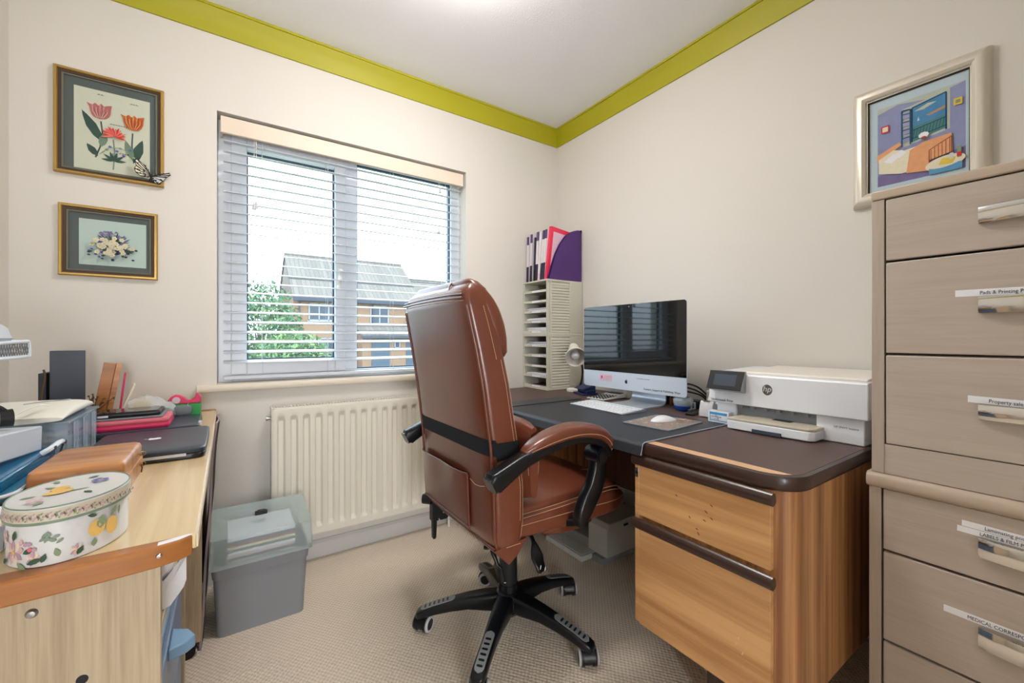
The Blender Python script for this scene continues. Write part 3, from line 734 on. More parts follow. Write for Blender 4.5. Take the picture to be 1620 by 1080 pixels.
# bushes beyond the window
def bush(name, label, cx, cy, r, h_, n, mats_, trunk=True, cat='bush'):
    t = thing(name, label, cat, (cx, cy, GZ)); rn = random.Random(hash(label) % 999 if False else int(cx*100+cy))
    b = nb()
    for i in range(n):
        a = rn.uniform(0, 2*PI); ph = math.acos(rn.uniform(-.6, 1)); rr = rn.uniform(.55, 1.05)
        c = Vector((cx+r*rr*math.sin(ph)*math.cos(a), cy+r*rr*math.sin(ph)*math.sin(a), GZ+h_*.45+h_*.55*rr*math.cos(ph)))
        s = rn.uniform(.05, .11)*r/1.2; u = Vector((rn.gauss(0, 1), rn.gauss(0, 1), rn.gauss(0, 1))).normalized(); v = u.cross(Vector((rn.gauss(0, 1), rn.gauss(0, 1), rn.gauss(0, 1)))).normalized()
        vs = addv(b, [c-u*s, c+v*s*.45, c+u*s, c-v*s*.45]); b.faces.new(vs).material_index = rn.randrange(len(mats_))
    o = obj('foliage', b, mats_, t, smooth=0); o['kind'] = 'stuff'
    b = nb()
    for k in range(5): tube(b, [(cx, cy, GZ), (cx+rn.uniform(-.1, .1), cy, GZ+h_*.3), (cx+rn.uniform(-.4, .4)*r, cy+rn.uniform(-.3, .3)*r, GZ+h_*.7)], [.05, .04, .015], 6)
    obj('stem', b, 'dried_brown', t)
bush('bush', 'leafy pale green shrub in front of the brick house', 1.55, 13.0, 1.05, 2.2, 5200, ['foliage', 'foliage', 'foliage_dark'])
bush('bush', 'darker rounded bush left of the shrub, outside the window', 1.0, 18.0, 1.4, 4.1, 4200, ['foliage_dark', 'foliage_dark', 'foliage'])
bush('tree', 'thin sparse tree at the left of the window view', 1.55, 22.0, .8, 6.0, 260, ['foliage_dark', 'foliage'], cat='tree')
fn = thing('trellis_fence', 'pale trellis-topped fence behind the shrubs', 'fence', (0, 20, GZ))
b = nb(); box(b, -4, 3.0, 20.2, 20.25, GZ, .6); obj('panel', b, 'fence_wood', fn, smooth=0)
b = nb()
for k in range(36): box(b, -4+k*.2, -3.97+k*.2, 20.2, 20.23, .6, 1.3)
for k in range(5): box(b, -4, 3.0, 20.18, 20.2, .62+k*.16, .65+k*.16)
obj('trellis', b, 'fence_wood', fn, smooth=0)

# ================================================================ RIGHT DESK
DZ = 0.72; DX = 1.03
dk = thing('desk', 'long dark-topped double pedestal desk along the right wall, two teak drawers facing the chair', 'desk', (1.42, 1.27, 0))
def desk_top(z0, z1, inset=0):
    """outline seen from above, rounded near corner"""
    x0, x1, y0, y1 = 1.005+inset, XR-.002, .40+inset, 2.128-inset
    pts = [(x1, y0)]; r = .085-inset
    pts += [(x0+r-r*math.sin(a), y0+r-r*math.cos(a)) for a in [i*PI/2/8 for i in range(9)]]
    pts += [(x0, y1), (x1, y1)]
    return pts
b = nb(); rings = []
for z, ins in ((.683, .012), (.686, .004), (.694, 0), (.712, 0), (.7185, .003), (.72, .010)):
    rings.append([Vector((x, y, z)) for x, y in desk_top(0, 0, ins)])
loft(b, rings); top = obj('desk_top', b, 'dark_brown_trim', dk, smooth=50)
b = nb(); prism(b, [(x, y, .7201) for x, y in desk_top(0, 0, .0135)], (0, 0, .0006)); obj('top_inlay', b, 'desk_leatherette', top, smooth=0)
# pale strip: straight back edge, following the rounded front
b = nb(); o_ = desk_top(0, 0, .0145); xs_ = 1.052
pts = [(xs_, 2.11)] + [p_ for p_ in reversed(o_) if p_[0] <= xs_+.001]
pts = [p_ for p_ in pts if True]
# intersection of the arc with x = xs_
r_ = .085-.0145; cx_, cy_ = 1.005+.0145+r_, .40+.0145+r_; yy = cy_-math.sqrt(max(0, r_*r_-(cx_-xs_)**2)); pts.append((xs_, yy))
prism(b, [(x, y, .7207) for x, y in pts], (0, 0, .0005)); obj('edge_strip', b, 'light_inlay', top, smooth=0, label='pale wood strip let into the front edge')
# pedestals
def pedestal(y0, y1, near):
    b = nb(); ring_ = []
    x0 = DX+.004; r = .05
    if near: pts = [(XR-.03, y0)] + [(x0+r-r*math.sin(a), y0+r-r*math.cos(a)) for a in [i*PI/2/8 for i in range(9)]] + [(x0, y0+r), (x0, y1), (XR-.03, y1)]
    else: pts = [(XR-.03, y0), (x0, y0), (x0, y1), (XR-.03, y1)]
    loft(b, [[Vector((x, y, z)) for x, y in pts] for z in (.182, .684)])
    return b
pb = obj('pedestal', pedestal(.415, .836, True), 'teak_side', dk, smooth=40)
def ddrawer(y0, y1, z0, z1, lab, par):
    d = obj('drawer', box(nb(), DX-.012, DX+.004, y0, y1, z0, z1), 'teak_front', par, bevel=.0012)
    b = nb(); zt = z1
    rg = []
    for yy in (y0-.012, y1+.012):
        rg.append([Vector((DX-.012+dx, yy, zt+dz)) for dx, dz in ((0, -.002), (-.004, .008), (-.012, .012), (-.020, .008), (-.024, -.002), (-.022, -.013), (-.014, -.019), (-.006, -.017), (0, -.012))])
    loft(b, rg); obj('drawer_pull', b, 'dark_brown_trim', d, smooth=50, label='dark brown full-width pull')
    return d
ddrawer(.456, .822, .500, .672, '', dk); ddrawer(.456, .822, .176, .484, '', dk)
b = nb(); box(b, DX-.012, DX+.01, .822, .838, .18, .683); obj('corner_post', b, 'teak_front', dk, bevel=.002)
b = nb(); box(b, DX-.0125, DX-.008, .8245, .8375, .612, .640); ps = obj('drawer_lock', b, 'steel', dk, bevel=.001)
b = nb(); cyl(b, (DX-.0135, .831, .626), (DX-.012, .831, .626), .0045, seg=16); box(b, DX-.0138, DX-.0133, .8305, .8315, .623, .629); obj('keyhole', b, 'ink', ps)
pe = obj('pedestal', pedestal(1.70, 2.12, False), 'teak_side', dk, smooth=0)
ddrawer(1.712, 2.106, .500, .672, '', dk); ddrawer(1.712, 2.106, .176, .484, '', dk)
for (xx, yy) in ((1.12, .63), (1.70, .63), (1.12, 1.91), (1.70, 1.91)):
    b = nb(); box(b, xx-.016, xx+.016, yy-.03, yy+.03, 0, .183); obj('leg', b, 'dark_brown_trim', dk, bevel=.002)
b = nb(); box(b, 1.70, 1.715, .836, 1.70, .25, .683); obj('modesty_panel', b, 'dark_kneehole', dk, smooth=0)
# drawer scuffs
rnd = random.Random(11)
for (y_, z_) in ((.60, .605), (.615, .585), (.60, .572), (.70, .60), (.62, .56), (.66, .555), (.64, .53), (.635, .522), (.53, .30), (.52, .27), (.535, .285)):
    q = Pic((DX-.0122, 0, 0), (0, -1, 0), Z, (-1, 0, 0)); q.leaf(-y_, z_, .009+.004*rnd.random(), .0028, rnd.uniform(-.9, -.2) if z_ > .5 else 1.2, 'dark_kneehole' if z_ > .5 else 'light_inlay'); q.build('scuff_mark', dk)

# blotter
bt = thing('desk_blotter', 'black leatherette desk mat hanging over the front edge under the keyboard', 'desk mat', (1.22, 1.2, DZ+.0012))
x0, x1, y0, y1 = 1.002, 1.46, .795, 1.63
b = nb(); rings = []
pts = [(x1, .7216), (x0+.012, .7216), (x0+.002, .7190), (x0-.003, .712), (x0-.004, .700), (x0-.008, .6935), (x0-.0085, .6905), (x0-.006, .6895), (x0-.001, .694), (x0+.001, .7), (x0+.0015, .711), (x0+.006, .7165)]
up = [(x1, .7212), (x0+.02, .7212), (x0+.006, .7205), (x0-.0015, .7165), (x0-.004, .710), (x0-.005, .702), (x0-.008, .694), (x0-.010, .6865)]
def blot(y): 
    o = [Vector((x, y, z+.0025)) for x, z in up]; i = [Vector((x-(.003 if k > 2 else 0), y, z+.0005)) for k, (x, z) in enumerate(up)][::-1]
    return o+i
loft(b, [blot(y) for y in (y0, y1)]); m_ = obj('mat', b, 'blotter', bt, smooth=50)
b = nb(); tube(b, [Vector((x-.001, y0, z+.0022)) for x, z in up][:0]+[Vector((x, y0, z+.0026)) for x, z in up]+[Vector((up[-1][0], y, up[-1][1]+.001)) for y in (y0+.01, 1.2, y1)], .0016, 6); obj('edge_binding', b, 'blotter_edge', bt)
b = nb(); box(b, 1.012, 1.455, 1.53, 1.64, DZ+.0038, DZ+.007); obj('side_flap', b, 'blotter', bt, bevel=.001)

# ---- paper sorter tower
def sorter(z0, label, first):
    t = thing('paper_sorter', label, 'paper sorter', (1.69, 2.025, z0), group=None)
    x0, x1, y0, y1 = 1.543, 1.822, 1.904, 2.147; h = .327; th = .009
    b = nb()
    box(b, x0, x1, y0+.004, y1, z0, z0+th+.004); box(b, x0, x1, y0+.004, y1, z0+h-th, z0+h); box(b, x0, x1, y1-th, y1, z0+th, z0+h-th); box(b, x1-.004, x1, y0+.004, y1-th, z0+th, z0+h-th)
    box(b, x0+.002, x1, y0+.007, y0+.012, z0+th, z0+h-th)
    # frame of the louvred side
    box(b, x0, x0+.018, y0+.004, y0+.012, z0, z0+h); box(b, x0, x1, y0, y0+.006, z0+h-.012, z0+h); box(b, x0, x1, y0, y0+.006, z0, z0+.012)
    box(b, x0+.022, x0+.034, y0, y0+.007, z0+.012, z0+h-.012); box(b, x1-.105, x1, y0, y0+.007, z0+.012, z0+h-.012)
    bd = obj('body', b, 'putty', t, bevel=.0012)
    n = 18
    b = nb()
    for k in range(n):
        zz = z0+.014+(h-.028)*k/n; dz = (h-.028)/n
        prism(b, [(x0+.034, y0+.010, zz), (x0+.034, y0+.001, zz+.001), (x0+.034, y0+.0085, zz+dz-.002), (x0+.034, y0+.010, zz+dz-.002)], (x1-.105-x0-.034, 0, 0))
    obj('louvre', b, 'putty', t, smooth=0)
    for k in range(5):
        zz = z0+th+.004+k*(h-2*th-.004)/5
        b = nb(); box(b, x0+.004, x1-.01, y0+.012, y1-th, zz-.002, zz+.001); box(b, x0+.001, x0+.004, y0+.013, y1-th-.001, zz-.003, zz+.011)
        sh = obj('shelf', b, 'putty', t)
        if not (k == 4 and not first): 
            pass
        b = nb(); box(b, x0-.0002, x0+.001, y0+.07, y0+.15, zz-.001, zz+.0095); obj('label_strip', b, 'paper', sh, smooth=0, label='white label strip')
        rn = random.Random(k+int(z0*100))
        spec = {(0, 0): 0, (0, 1): .022, (0, 2): .026, (0, 3): 0, (0, 4): .004, (1, 0): .004, (1, 1): .02, (1, 2): 0, (1, 3): .012, (1, 4): .024}
        names = {True: [('green', 1, .008), ('white', 3, .022), ('dark', 1, .004), ('white', 2, .012), ('purple', 4, .028)], False: [('white', 4, .03), ('white', 3, .026), ('white', 4, .026), ('green', 1, .005), ('none', 0, 0)]}[first][k]
        kind, cnt, hh = names
        if cnt:
            labs = {('green', True): 'olive folder lying in the lowest slot of the bottom sorter', ('purple', True): 'loose white and purple papers in the top slot of the bottom sorter', ('dark', True): 'thin dark folder in the middle slot of the bottom sorter', ('green', False): 'thin olive sheet in the second slot of the top sorter'}
            lb = labs.get((kind, first), 'white paper stack in slot %s of the %s sorter' % (['one from the bottom', 'two, counted upward,', 'three, the middle one,', 'four', 'five'][k], 'bottom' if first else 'top'))
            pt = thing('paper_stack', lb, 'papers', (1.68, 2.02, zz+.001), group='papers in the sorter slots')
            bb = nb(); z_ = zz+.0012
            for i in range(cnt*3):
                hh_ = hh/(cnt*3); o1 = rn.uniform(0, .012); o2 = rn.uniform(0, .03 if kind != 'green' else .09)
                box(bb, x0+.006+o1, x1-.02, y0+.016+(.0 if kind != 'green' else 0), y1-th-.006-o2, z_, z_+hh_*.85, mi=(1 if (kind == 'purple' and i % 4 == 3) else 0)); z_ += hh_
            obj('sheets', bb, [{'white': 'paper', 'green': 'dried_brown', 'dark': 'ink', 'purple': 'paper'}[kind], 'purple_card'], pt, smooth=0)
    return t
sorter(DZ+.0008, 'putty coloured louvred paper sorter standing on the desk, lower of two', True)
sorter(DZ+.328, 'putty coloured louvred paper sorter stacked on top of the other', False)
TZ = DZ+.328+.3275
# ---- magazines and files on the sorter
def book(name, label, cat, y, wy, h, tilt, mats_, bands, x=1.552, dx=.215, group='magazines on the paper sorter'):
    """upright on its end, spine to -x, leaning back by tilt"""
    t = thing(name, label, cat, (x, y, TZ), group=group)
    M = Matrix.Translation((x, y, TZ)) @ Matrix.Rotation(tilt, 4, 'Y') @ Matrix.Translation((0, 0, .0))
    lift = 0.0
    b = nb()
    for (f0, f1, mi) in bands: box(b, 0, dx if False else .006, -wy/2, wy/2, h*f0, h*f1, M=M, mi=mi)
    obj('spine', b, mats_, t, smooth=0)
    b = nb(); box(b, .006, dx, -wy/2, -wy/2+.001, 0, h, M=M, mi=0); box(b, .006, dx, wy/2-.001, wy/2, 0, h, M=M, mi=0)
    cv = obj('cover', b, [mats_[bands[len(bands)//2][2]]], t, smooth=0)
    b = nb(); box(b, .006, dx-.002, -wy/2+.001, wy/2-.001, .002, h-.002, M=M); obj('page_block', b, 'paper', t, smooth=0)
    return M
SP = ['spine_white', 'spine_purple', 'spine_dark', 'ink', 'pale_pink']
bands = [(0, .34, 2), (.34, .82, 0), (.82, 1, 1)]
specs = [(2.117, .016, .285, 1.0, 'leftmost white and purple magazine standing on the sorter'),
         (2.083, .016, .295, 1.5, 'second white and purple magazine from the left on the sorter'),
         (2.048, .012, .270, 2.0, 'low white magazine with dark foot, in the gap left of the taller one'),
         (2.026, .019, .300, 2.6, 'white and purple magazine just left of the pink-footed one'),
         (2.002, .019, .298, 3.4, 'white magazine with a pink foot, no purple cap'),
         (1.980, .014, .302, 4.2, 'narrow purple-capped magazine behind the pale pink one'),
         (1.962, .018, .305, 5.0, 'tallest white and purple magazine, next to the pink folder')]
for k, (y_, wy, h_, ti, lb) in enumerate(specs):
    bs = bands if k != 4 else [(0, .14, 4), (.14, 1, 0)]
    if k == 2: bs = [(0, .25, 3), (.25, 1, 2)]
    M = book('magazine', lb, 'magazine', y_, wy, h_, math.radians(ti), SP, bs)
    par = [o for o in bpy.data.objects if o.name.startswith('magazine')][-1]
t = thing('pink_folder', 'bright pink folder between the magazines and the purple file holder', 'folder', (1.56, 1.943, TZ))
M = Matrix.Translation((1.558, 1.943, TZ-.0015)) @ Matrix.Rotation(math.radians(7), 4, 'Y')
b = nb(); box(b, 0, .004, -.010, .010, .003, .325, M=M); box(b, .004, .235, -.010, -.0085, .003, .325, M=M); box(b, .004, .235, .0085, .010, .003, .325, M=M); obj('cover', b, 'pink_card', t, smooth=0)
b = nb(); box(b, .02, .22, -.0125, -.0102, .01, .296, M=M); obj('sheet', b, 'pale_pink', t, smooth=0)
# purple file holder, side cut in a curve
t = thing('file_holder', 'purple cardboard file holder with curved cut side, on the sorter', 'file holder', (1.69, 1.92, TZ))
x0, x1, y0, y1 = 1.562, 1.815, 1.907, 1.929; zt = TZ+.317
cur = [(x1, zt), (x1-.03, zt-.001), (x1-.07, zt-.012), (x1-.12, zt-.045), (x1-.165, zt-.10), (x1-.20, zt-.16), (x1-.23, zt-.235), (x0, zt-.31)]
def side(y): return [(x0, y, TZ+.0005), (x1, y, TZ+.0005)] + [(x, y, z) for x, z in cur]
b = nb(); prism(b, side(y0), (0, .0015, 0)); box(b, x1-.0015, x1, y0, y1, TZ, zt); box(b, x0, x1, y0, y1, TZ, TZ+.0015); prism(b, side(y1-.0015), (0, .0015, 0))
obj('holder_body', b, 'purple_card', t, smooth=0)
b = nb(); box(b, x1-.008, x1+.002, y0-.002, y0+.004, zt-.012, zt+.002); obj('corner_clip', b, 'spine_dark', t, smooth=0)

# ---- desk lamp
lm = thing('desk_lamp', 'small cream clip lamp with bell shade beside the monitor', 'lamp', (1.60, 1.80, DZ))
lx, ly = 1.655, 1.80
b = nb(); lathe(b, (lx, ly, DZ), [(.040, 0), (.042, .003), (.042, .014), (.038, .018), (.01, .019)], 32); obj('base', b, 'warm_white', lm)
b = nb(); tube(b, spline([(lx+.03, ly-.01, DZ+.012), (lx+.045, ly-.02, DZ+.08), (lx+.045, ly-.02, DZ+.15), (lx+.03, ly-.01, DZ+.215), (lx+.0, ly, DZ+.25)]), .006, 10); obj('stem', b, 'black_plastic', lm)
hd = Vector((1.625, 1.760, DZ+.222)); dr = Vector((-.50, -.68, -.42)).normalized()
Mh = dr.to_track_quat('Z', 'Y').to_matrix().to_4x4()
b = nb(); lathe(b, hd-dr*.04, [(.012, -.03), (.020, -.028), (.023, -.015), (.023, .01), (.026, .022), (.038, .042), (.045, .062), (.046, .07), (.0445, .07), (.0435, .062), (.036, .044), (.022, .024), (.01, .02)], 32, M=Mh @ Matrix.Scale(1.28, 4)); obj('lamp_shade', b, 'warm_white', lm, smooth=50)
b = nb(); lathe(b, hd-dr*.04, [(.01, .02), (.012, .03), (.020, .042), (.0215, .052), (.018, .063), (.010, .070), (.0, .0715)], 24, M=Mh @ Matrix.Scale(1.28, 4)); obj('bulb', b, 'label_grey', lm, label='unlit bulb')

# ---- all-in-one computer
cp = thing('desktop_computer', 'slim silver all-in-one computer with dark screen in the middle of the desk', 'computer', (1.56, 1.30, DZ))
sx_, sy0, sy1, szb, szt = 1.56, 1.020, 1.617, .782, 1.188
def sq(p, x): return [Vector((x, a, c)) for a, c in p]
def rr(y0, y1, z0, z1, r, n=5):
    P = []
    for cx, cz, a0 in ((y1-r, z1-r, 0), (y0+r, z1-r, PI/2), (y0+r, z0+r, PI), (y1-r, z0+r, 1.5*PI)):
        P += [(cx+r*math.cos(a0+i*PI/2/n), cz+r*math.sin(a0+i*PI/2/n)) for i in range(n+1)]
    return P
P = rr(sy0, sy1, szb, szt, .012)
cy_, cz_ = (sy0+sy1)/2, (szb+szt)/2
b = nb(); loft(b, [sq(P, sx_), sq(P, sx_+.005), sq([((a-cy_)*.93+cy_, (c-cz_)*.93+cz_) for a, c in P], sx_+.014), sq([((a-cy_)*.6+cy_, (c-cz_)*.6+cz_) for a, c in P], sx_+.03)])
obj('housing', b, 'imac_front', cp, smooth=40)
chin = szb+.082
P2 = [(a, c) for a, c in rr(sy0, sy1, szb, szt, .012) if c > szt-.02]
P2 = P2 + [(sy0, chin), (sy1, chin)]
b = nb(); prism(b, sq(P2, sx_-.0012), (.0014, 0, 0)); sc = obj('screen', b, 'screen_black', cp, smooth=0)
b = nb(); cyl(b, (sx_-.0015, cy_, szt-.012), (sx_-.001, cy_, szt-.012), .0025, seg=12); obj('webcam', b, 'grey_rubber', sc)
# stand
b = nb(); ss = [(1.45, .0025, .0), (1.50, .0025, .0)]
prof_ = spline([(1.452, 0, DZ+.0045), (1.53, 0, DZ+.0045), (1.60, 0, DZ+.006), (1.628, 0, DZ+.022), (1.630, 0, DZ+.06), (1.618, 0, DZ+.12), (1.598, 0, DZ+.17)], 6)
yc = 1.262; hw = [interp([(0, .095), (.5, .095), (1, .088)], i/(len(prof_)-1)) for i in range(len(prof_))]
yc_ = [1.262+.055*min(1, max(0, (i/(len(prof_)-1)-.45)/.3))*0 for i in range(len(prof_))]
rings = []
for i, p_ in enumerate(prof_):
    d = (prof_[min(i+1, len(prof_)-1)]-prof_[max(i-1, 0)]).normalized(); nrm = Vector((-d.z, 0, d.x))*.003
    rings.append([Vector((p_.x, yc-hw[i], p_.z))-nrm, Vector((p_.x, yc+hw[i], p_.z))-nrm, Vector((p_.x, yc+hw[i], p_.z))+nrm, Vector((p_.x, yc-hw[i], p_.z))+nrm])
loft(b, rings); obj('stand', b, 'aluminium', cp, smooth=30)
# chin marks: fruit logo, sticker, small print
def onchin(u, z): return Vector((sx_-.0004, sy1-u, z))
q = Pic((sx_-.0006, 0, 0), (0, -1, 0), Z, (-1, 0, 0)); LY, LZ = -(cy_+.016), szb+.040
def apple(q, cx, cz, s, m, bg_):
    ap = [(0, .42), (.14, .5), (.32, .52), (.48, .42), (.56, .3), (.42, .16), (.38, 0), (.42, -.16), (.58, -.3), (.46, -.52), (.3, -.7), (.16, -.72), (0, -.64), (-.16, -.72), (-.3, -.7), (-.46, -.52), (-.58, -.26), (-.62, 0), (-.58, .26), (-.44, .44), (-.26, .52), (-.1, .5)]
    q.poly([(cx+a*s, cz+c*s) for a, c in ap], m); q.leaf(cx+.0*s, cz+.56*s, .42*s, .26*s, 1.05, m)
apple(q, LY, LZ, .0135, 'ink', 'imac_front'); q.build('logo', cp, label='black bitten fruit emblem')
b = nb(); box(b, sx_-.0008, sx_, sy1-.195, sy1-.115, szb+.034, szb+.066); st = obj('sticker', b, 'pale_pink', cp, smooth=0, label='pale sticker with a pink heart')
q = Pic((sx_-.001, 0, 0), (0, -1, 0), Z, (-1, 0, 0)); q.ell(-(sy1-.127), szb+.051, .006, .008, 'hot_pink')
for k in range(3):
    for j in range(12-2*k): q.rect(-(sy1-.142)+j*.004, -(sy1-.142)+j*.004+.003, szb+.056-k*.007, szb+.058-k*.007, 'petal_mauve')
q.build('sticker_print', st)
R_ = Vector((0, -1, 0))
txt('lettering', 'Contact, Support & Publishing, Ways', .0125, (sx_-.0004, 1.235, szb+.012), R_, Z, 'ink', cp)
txt('lettering', 'Screen life care unit', .0085, (sx_-.0004, 1.272, szb+.058), R_, Z, 'grey_plastic', cp)

# ---- keyboard
kb = thing('keyboard', 'thin white keyboard lying on the desk mat before the monitor', 'keyboard', (1.37, 1.285, DZ+.004), math.radians(-3))
Mk = W(kb)
b = nb()
prism(b, [(-.070, -.162, 0), (.070, -.162, 0), (.070, -.162, .010), (.066, -.162, .0115), (-.066, -.162, .003), (-.070, -.162, .002)], (0, .324, 0)); b.transform(Mk)
obj('keyboard_base', b, 'aluminium', kb, bevel=.0008)
rows = [14, 14, 14, 13, 12, 8]
for r_i in range(6):
    xk = .058-r_i*.0225; n = rows[r_i]; hh = .0185 if r_i else .011
    b = nb(); wtot = .312; wk = wtot/n
    for i in range(n):
        ya = .156-i*wk; wd = wk-.0025
        if r_i == 5:
            ws = [1, 1, 1, 5.2, 1, 1, 1, 1]; tot = sum(ws); ya = .156-sum(ws[:i])/tot*wtot; wd = ws[i]/tot*wtot-.0025
        zz = .0032+(xk-(-.066))*.064
        box(b, xk-hh, xk, ya-wd, ya, zz-.001, zz+.0014)
    b.transform(Mk); o = obj('key_row', b, 'key_white', kb, bevel=.0006)
    q = Pic(Mk @ Vector((0, 0, 0)), Mk.to_3x3() @ Vector((0, -1, 0)), Mk.to_3x3() @ Vector((1, 0, 0)), Z)
    if r_i < 5:
        for i in range(n):
            zz = .0032+(xk+.066)*.064+.0016
            q.n = Z; q.k = 0; q.o = Mk @ Vector((0, 0, zz)); yy = -.156+i*wk+.007; q.rect(yy, yy+.0035, xk-hh*.6, xk-hh*.35, 'grey_plastic')
        q.build('key_legend', o)
# ---- mouse pad and mouse
mpd = thing('mouse_pad', 'patterned grey mouse mat with beige print under the mouse', 'mouse mat', (1.30, .945, DZ+.004))
b = nb(); prism(b, [(1.178, 1.024, DZ+.0040), (1.190, .842, DZ+.0040), (1.415, .860, DZ+.0040), (1.400, 1.045, DZ+.0040)], (0, 0, .0035)); obj('pad', b, 'grey_plastic', mpd, bevel=.0008)
q = Pic((0, 0, DZ+.0077), X, Y, Z, step=.00006)
q.poly([(1.186, 1.015), (1.196, .851), (1.407, .868), (1.393, 1.036)], 'print_warm')
rnd = random.Random(2)
def inpad(): 
    u, v = rnd.random(), rnd.random(); return (1.19+u*.205+v*.004, .865+v*.155+u*.01)
for k in range(60): x_, y_ = inpad(); q.leaf(x_, y_, .018*rnd.random()+.006, .006, rnd.uniform(0, 6.28), rnd.choice(['grey_plastic', 'label_grey', 'art_cream', 'steel', 'mesh_grey']))
for k in range(24): q.ell(1.38+rnd.uniform(-.02, .012), .90+rnd.uniform(-.03, .03), .004, .003, rnd.choice(['art_brown', 'petal_cream', 'art_orange']))
q.build('pad_print', mpd)
ms = thing('computer_mouse', 'white rounded wireless mouse on the patterned mat', 'mouse', (1.315, .952, DZ+.0085), math.radians(-8))
b = nb(); rings = []
for i in range(13):
    u = i/12; x_ = -.056+.112*u; e = math.sin(PI*min(.985, max(.015, u)))**.42; hz = .021*math.sin(PI*(.12+.80*u))**.8*(1-.18*u)
    rings.append([Vector((x_, .029*e*math.cos(a), max(0, hz*e*math.sin(a)) if a < PI else .0)) for a in [j*PI/14 for j in range(15)]])
loft(b, rings); b.transform(W(ms)); obj('shell', b, 'white_plastic', ms, smooth=60)
# ---- calculator
ca = thing('calculator', 'grey desk calculator with round dark keys behind the keyboard', 'calculator', (1.60, 1.49, DZ+.004), math.radians(4))
b = nb(); prism(b, [(-.095, -.055, 0), (.095, -.055, 0), (.095, -.055, .022), (.06, -.055, .020), (0, -.055, .010), (-.095, -.055, .005)], (0, .11, 0)); b.transform(W(ca)); obj('calculator_body', b, 'label_grey', ca, bevel=.002)
b = nb()
for i in range(6):
    for j in range(5):
        x_ = -.080+i*.019; y_ = -.040+j*.020; z_ = .0055+max(0, (x_+.09))*.05+.0004; cyl(b, (x_, y_, z_-.001), (x_, y_, z_+.003), .0065, .0058, 12)
b.transform(W(ca)); obj('keys', b, 'black_plastic', ca)
b = nb(); M_ = W(ca); box(b, .045, .085, -.042, .042, .0195, .0225, M=M_); obj('display', b, 'fascia_grey', ca, bevel=.001)
# ---- blue hole punch
hp = thing('hole_punch', 'blue metal hole punch left of the monitor foot', 'hole punch', (1.62, 1.67, DZ), math.radians(-12))
M_ = W(hp)
b = nb(); box(b, -.045, .045, -.055, .055, .0005, .012, M=M_); obj('base_plate', b, 'navy', hp, bevel=.002)
b = nb(); box(b, -.02, .035, -.05, .05, .012, .028, M=M_); obj('punch_body', b, 'navy', hp, bevel=.003)
b = nb(); prism(b, [M_ @ Vector(v) for v in ((-.05, -.048, .034), (.03, -.048, .056), (.036, -.048, .05), (.034, -.048, .028), (-.03, -.048, .028))], M_.to_3x3() @ Vector((0, .096, 0))); obj('handle', b, 'navy', hp, bevel=.004)
# ---- pale tub behind the stand
tb = thing('round_tub', 'cream round tub partly hidden behind the monitor foot', 'tub', (1.73, 1.44, DZ)); b = nb(); lathe(b, (1.73, 1.44, DZ), [(.045, 0), (.05, .004), (.052, .05), (.054, .052), (.05, .056), (.0, .058)], 32); obj('tub_body', b, 'warm_white', tb)
# ---- blue and clear bowl of clips
bw = thing('clip_bowl', 'round clear bowl with blue foot full of brass clips', 'bowl', (1.60, 1.062, DZ+.0005))
c_ = (1.60, 1.062, DZ+.0008)
b = nb(); lathe(b, c_, [(.018, 0), (.028, .004), (.036, .016), (.038, .022), (.034, .022), (.0, .012)], 28); obj('bowl_base', b, 'blue_cup', bw)
b = nb(); lathe(b, c_, [(.036, .022), (.041, .034), (.041, .046), (.034, .058), (.032, .057), (.039, .046), (.039, .034), (.034, .0225)], 28, cap=False); obj('bowl_side', b, 'clear_plastic', bw)
b = nb(); rn = random.Random(4)
for k in range(120):
    a = rn.uniform(0, 6.28); r_ = .035*math.sqrt(rn.random()); p_ = Vector((c_[0]+r_*math.cos(a), c_[1]+r_*math.sin(a), DZ+.024+rn.random()*.034*(1-(r_/.05)**2))); d_ = Vector((rn.gauss(0, 1), rn.gauss(0, 1), rn.gauss(0, .6))).normalized()*.006
    tube(b, [p_-d_, p_+d_], .0011, 5)
o = obj('clips', b, 'beads', bw); o['kind'] = 'stuff'
# ---- black stapler-like gadget and tape dispenser
gd = thing('stapler', 'small black and chrome stapler between the clip bowl and tape dispenser', 'stapler', (1.55, .99, DZ+.0025), math.radians(20)); M_ = W(gd)
b = nb(); box(b, -.035, .035, -.018, .018, 0, .008, M=M_); obj('stapler_base', b, 'black_plastic', gd, bevel=.002)
b = nb(); box(b, -.033, .03, -.010, .010, .014, .020, M=M_); obj('stapler_arm', b, 'black_plastic', gd, bevel=.002)
b = nb(); box(b, -.032, .02, -.008, .008, .008, .014, M=M_); obj('staple_rail', b, 'chrome', gd)
b = nb()
for yy in (-.006, .006): cyl(b, M_ @ Vector((.02, yy, .018)), M_ @ Vector((.02, yy, .045)), .0035, .0035, 10); 
obj('chrome_post', b, 'chrome', gd)
td = thing('tape_dispenser', 'pale grey tape dispenser beside the printer', 'tape dispenser', (1.58, .925, DZ+.0025), math.radians(5)); M_ = W(td)
prf = [(-.05, 0), (.06, 0), (.060, .025), (.045, .052), (.025, .060), (.0, .045), (-.028, .060), (-.038, .060), (-.05, .02)]
b = nb(); prism(b, [M_ @ Vector((x_, -.026, z_)) for x_, z_ in prf], M_.to_3x3() @ Vector((0, .052, 0))); obj('dispenser_body', b, 'label_grey', td, bevel=.003)
b = nb(); box(b, -.041, -.036, -.012, .012, .0595, .064, M=M_); obj('cutter', b, 'steel', td)
b = nb(); cyl(b, M_ @ Vector((.012, -.010, .056)), M_ @ Vector((.012, .010, .056)), .022, seg=28); obj('tape_roll', b, 'tin_band', td)
pl = thing('power_plug', 'cream plug adaptor standing behind the tape dispenser', 'plug', (1.72, 1.0, DZ)); 
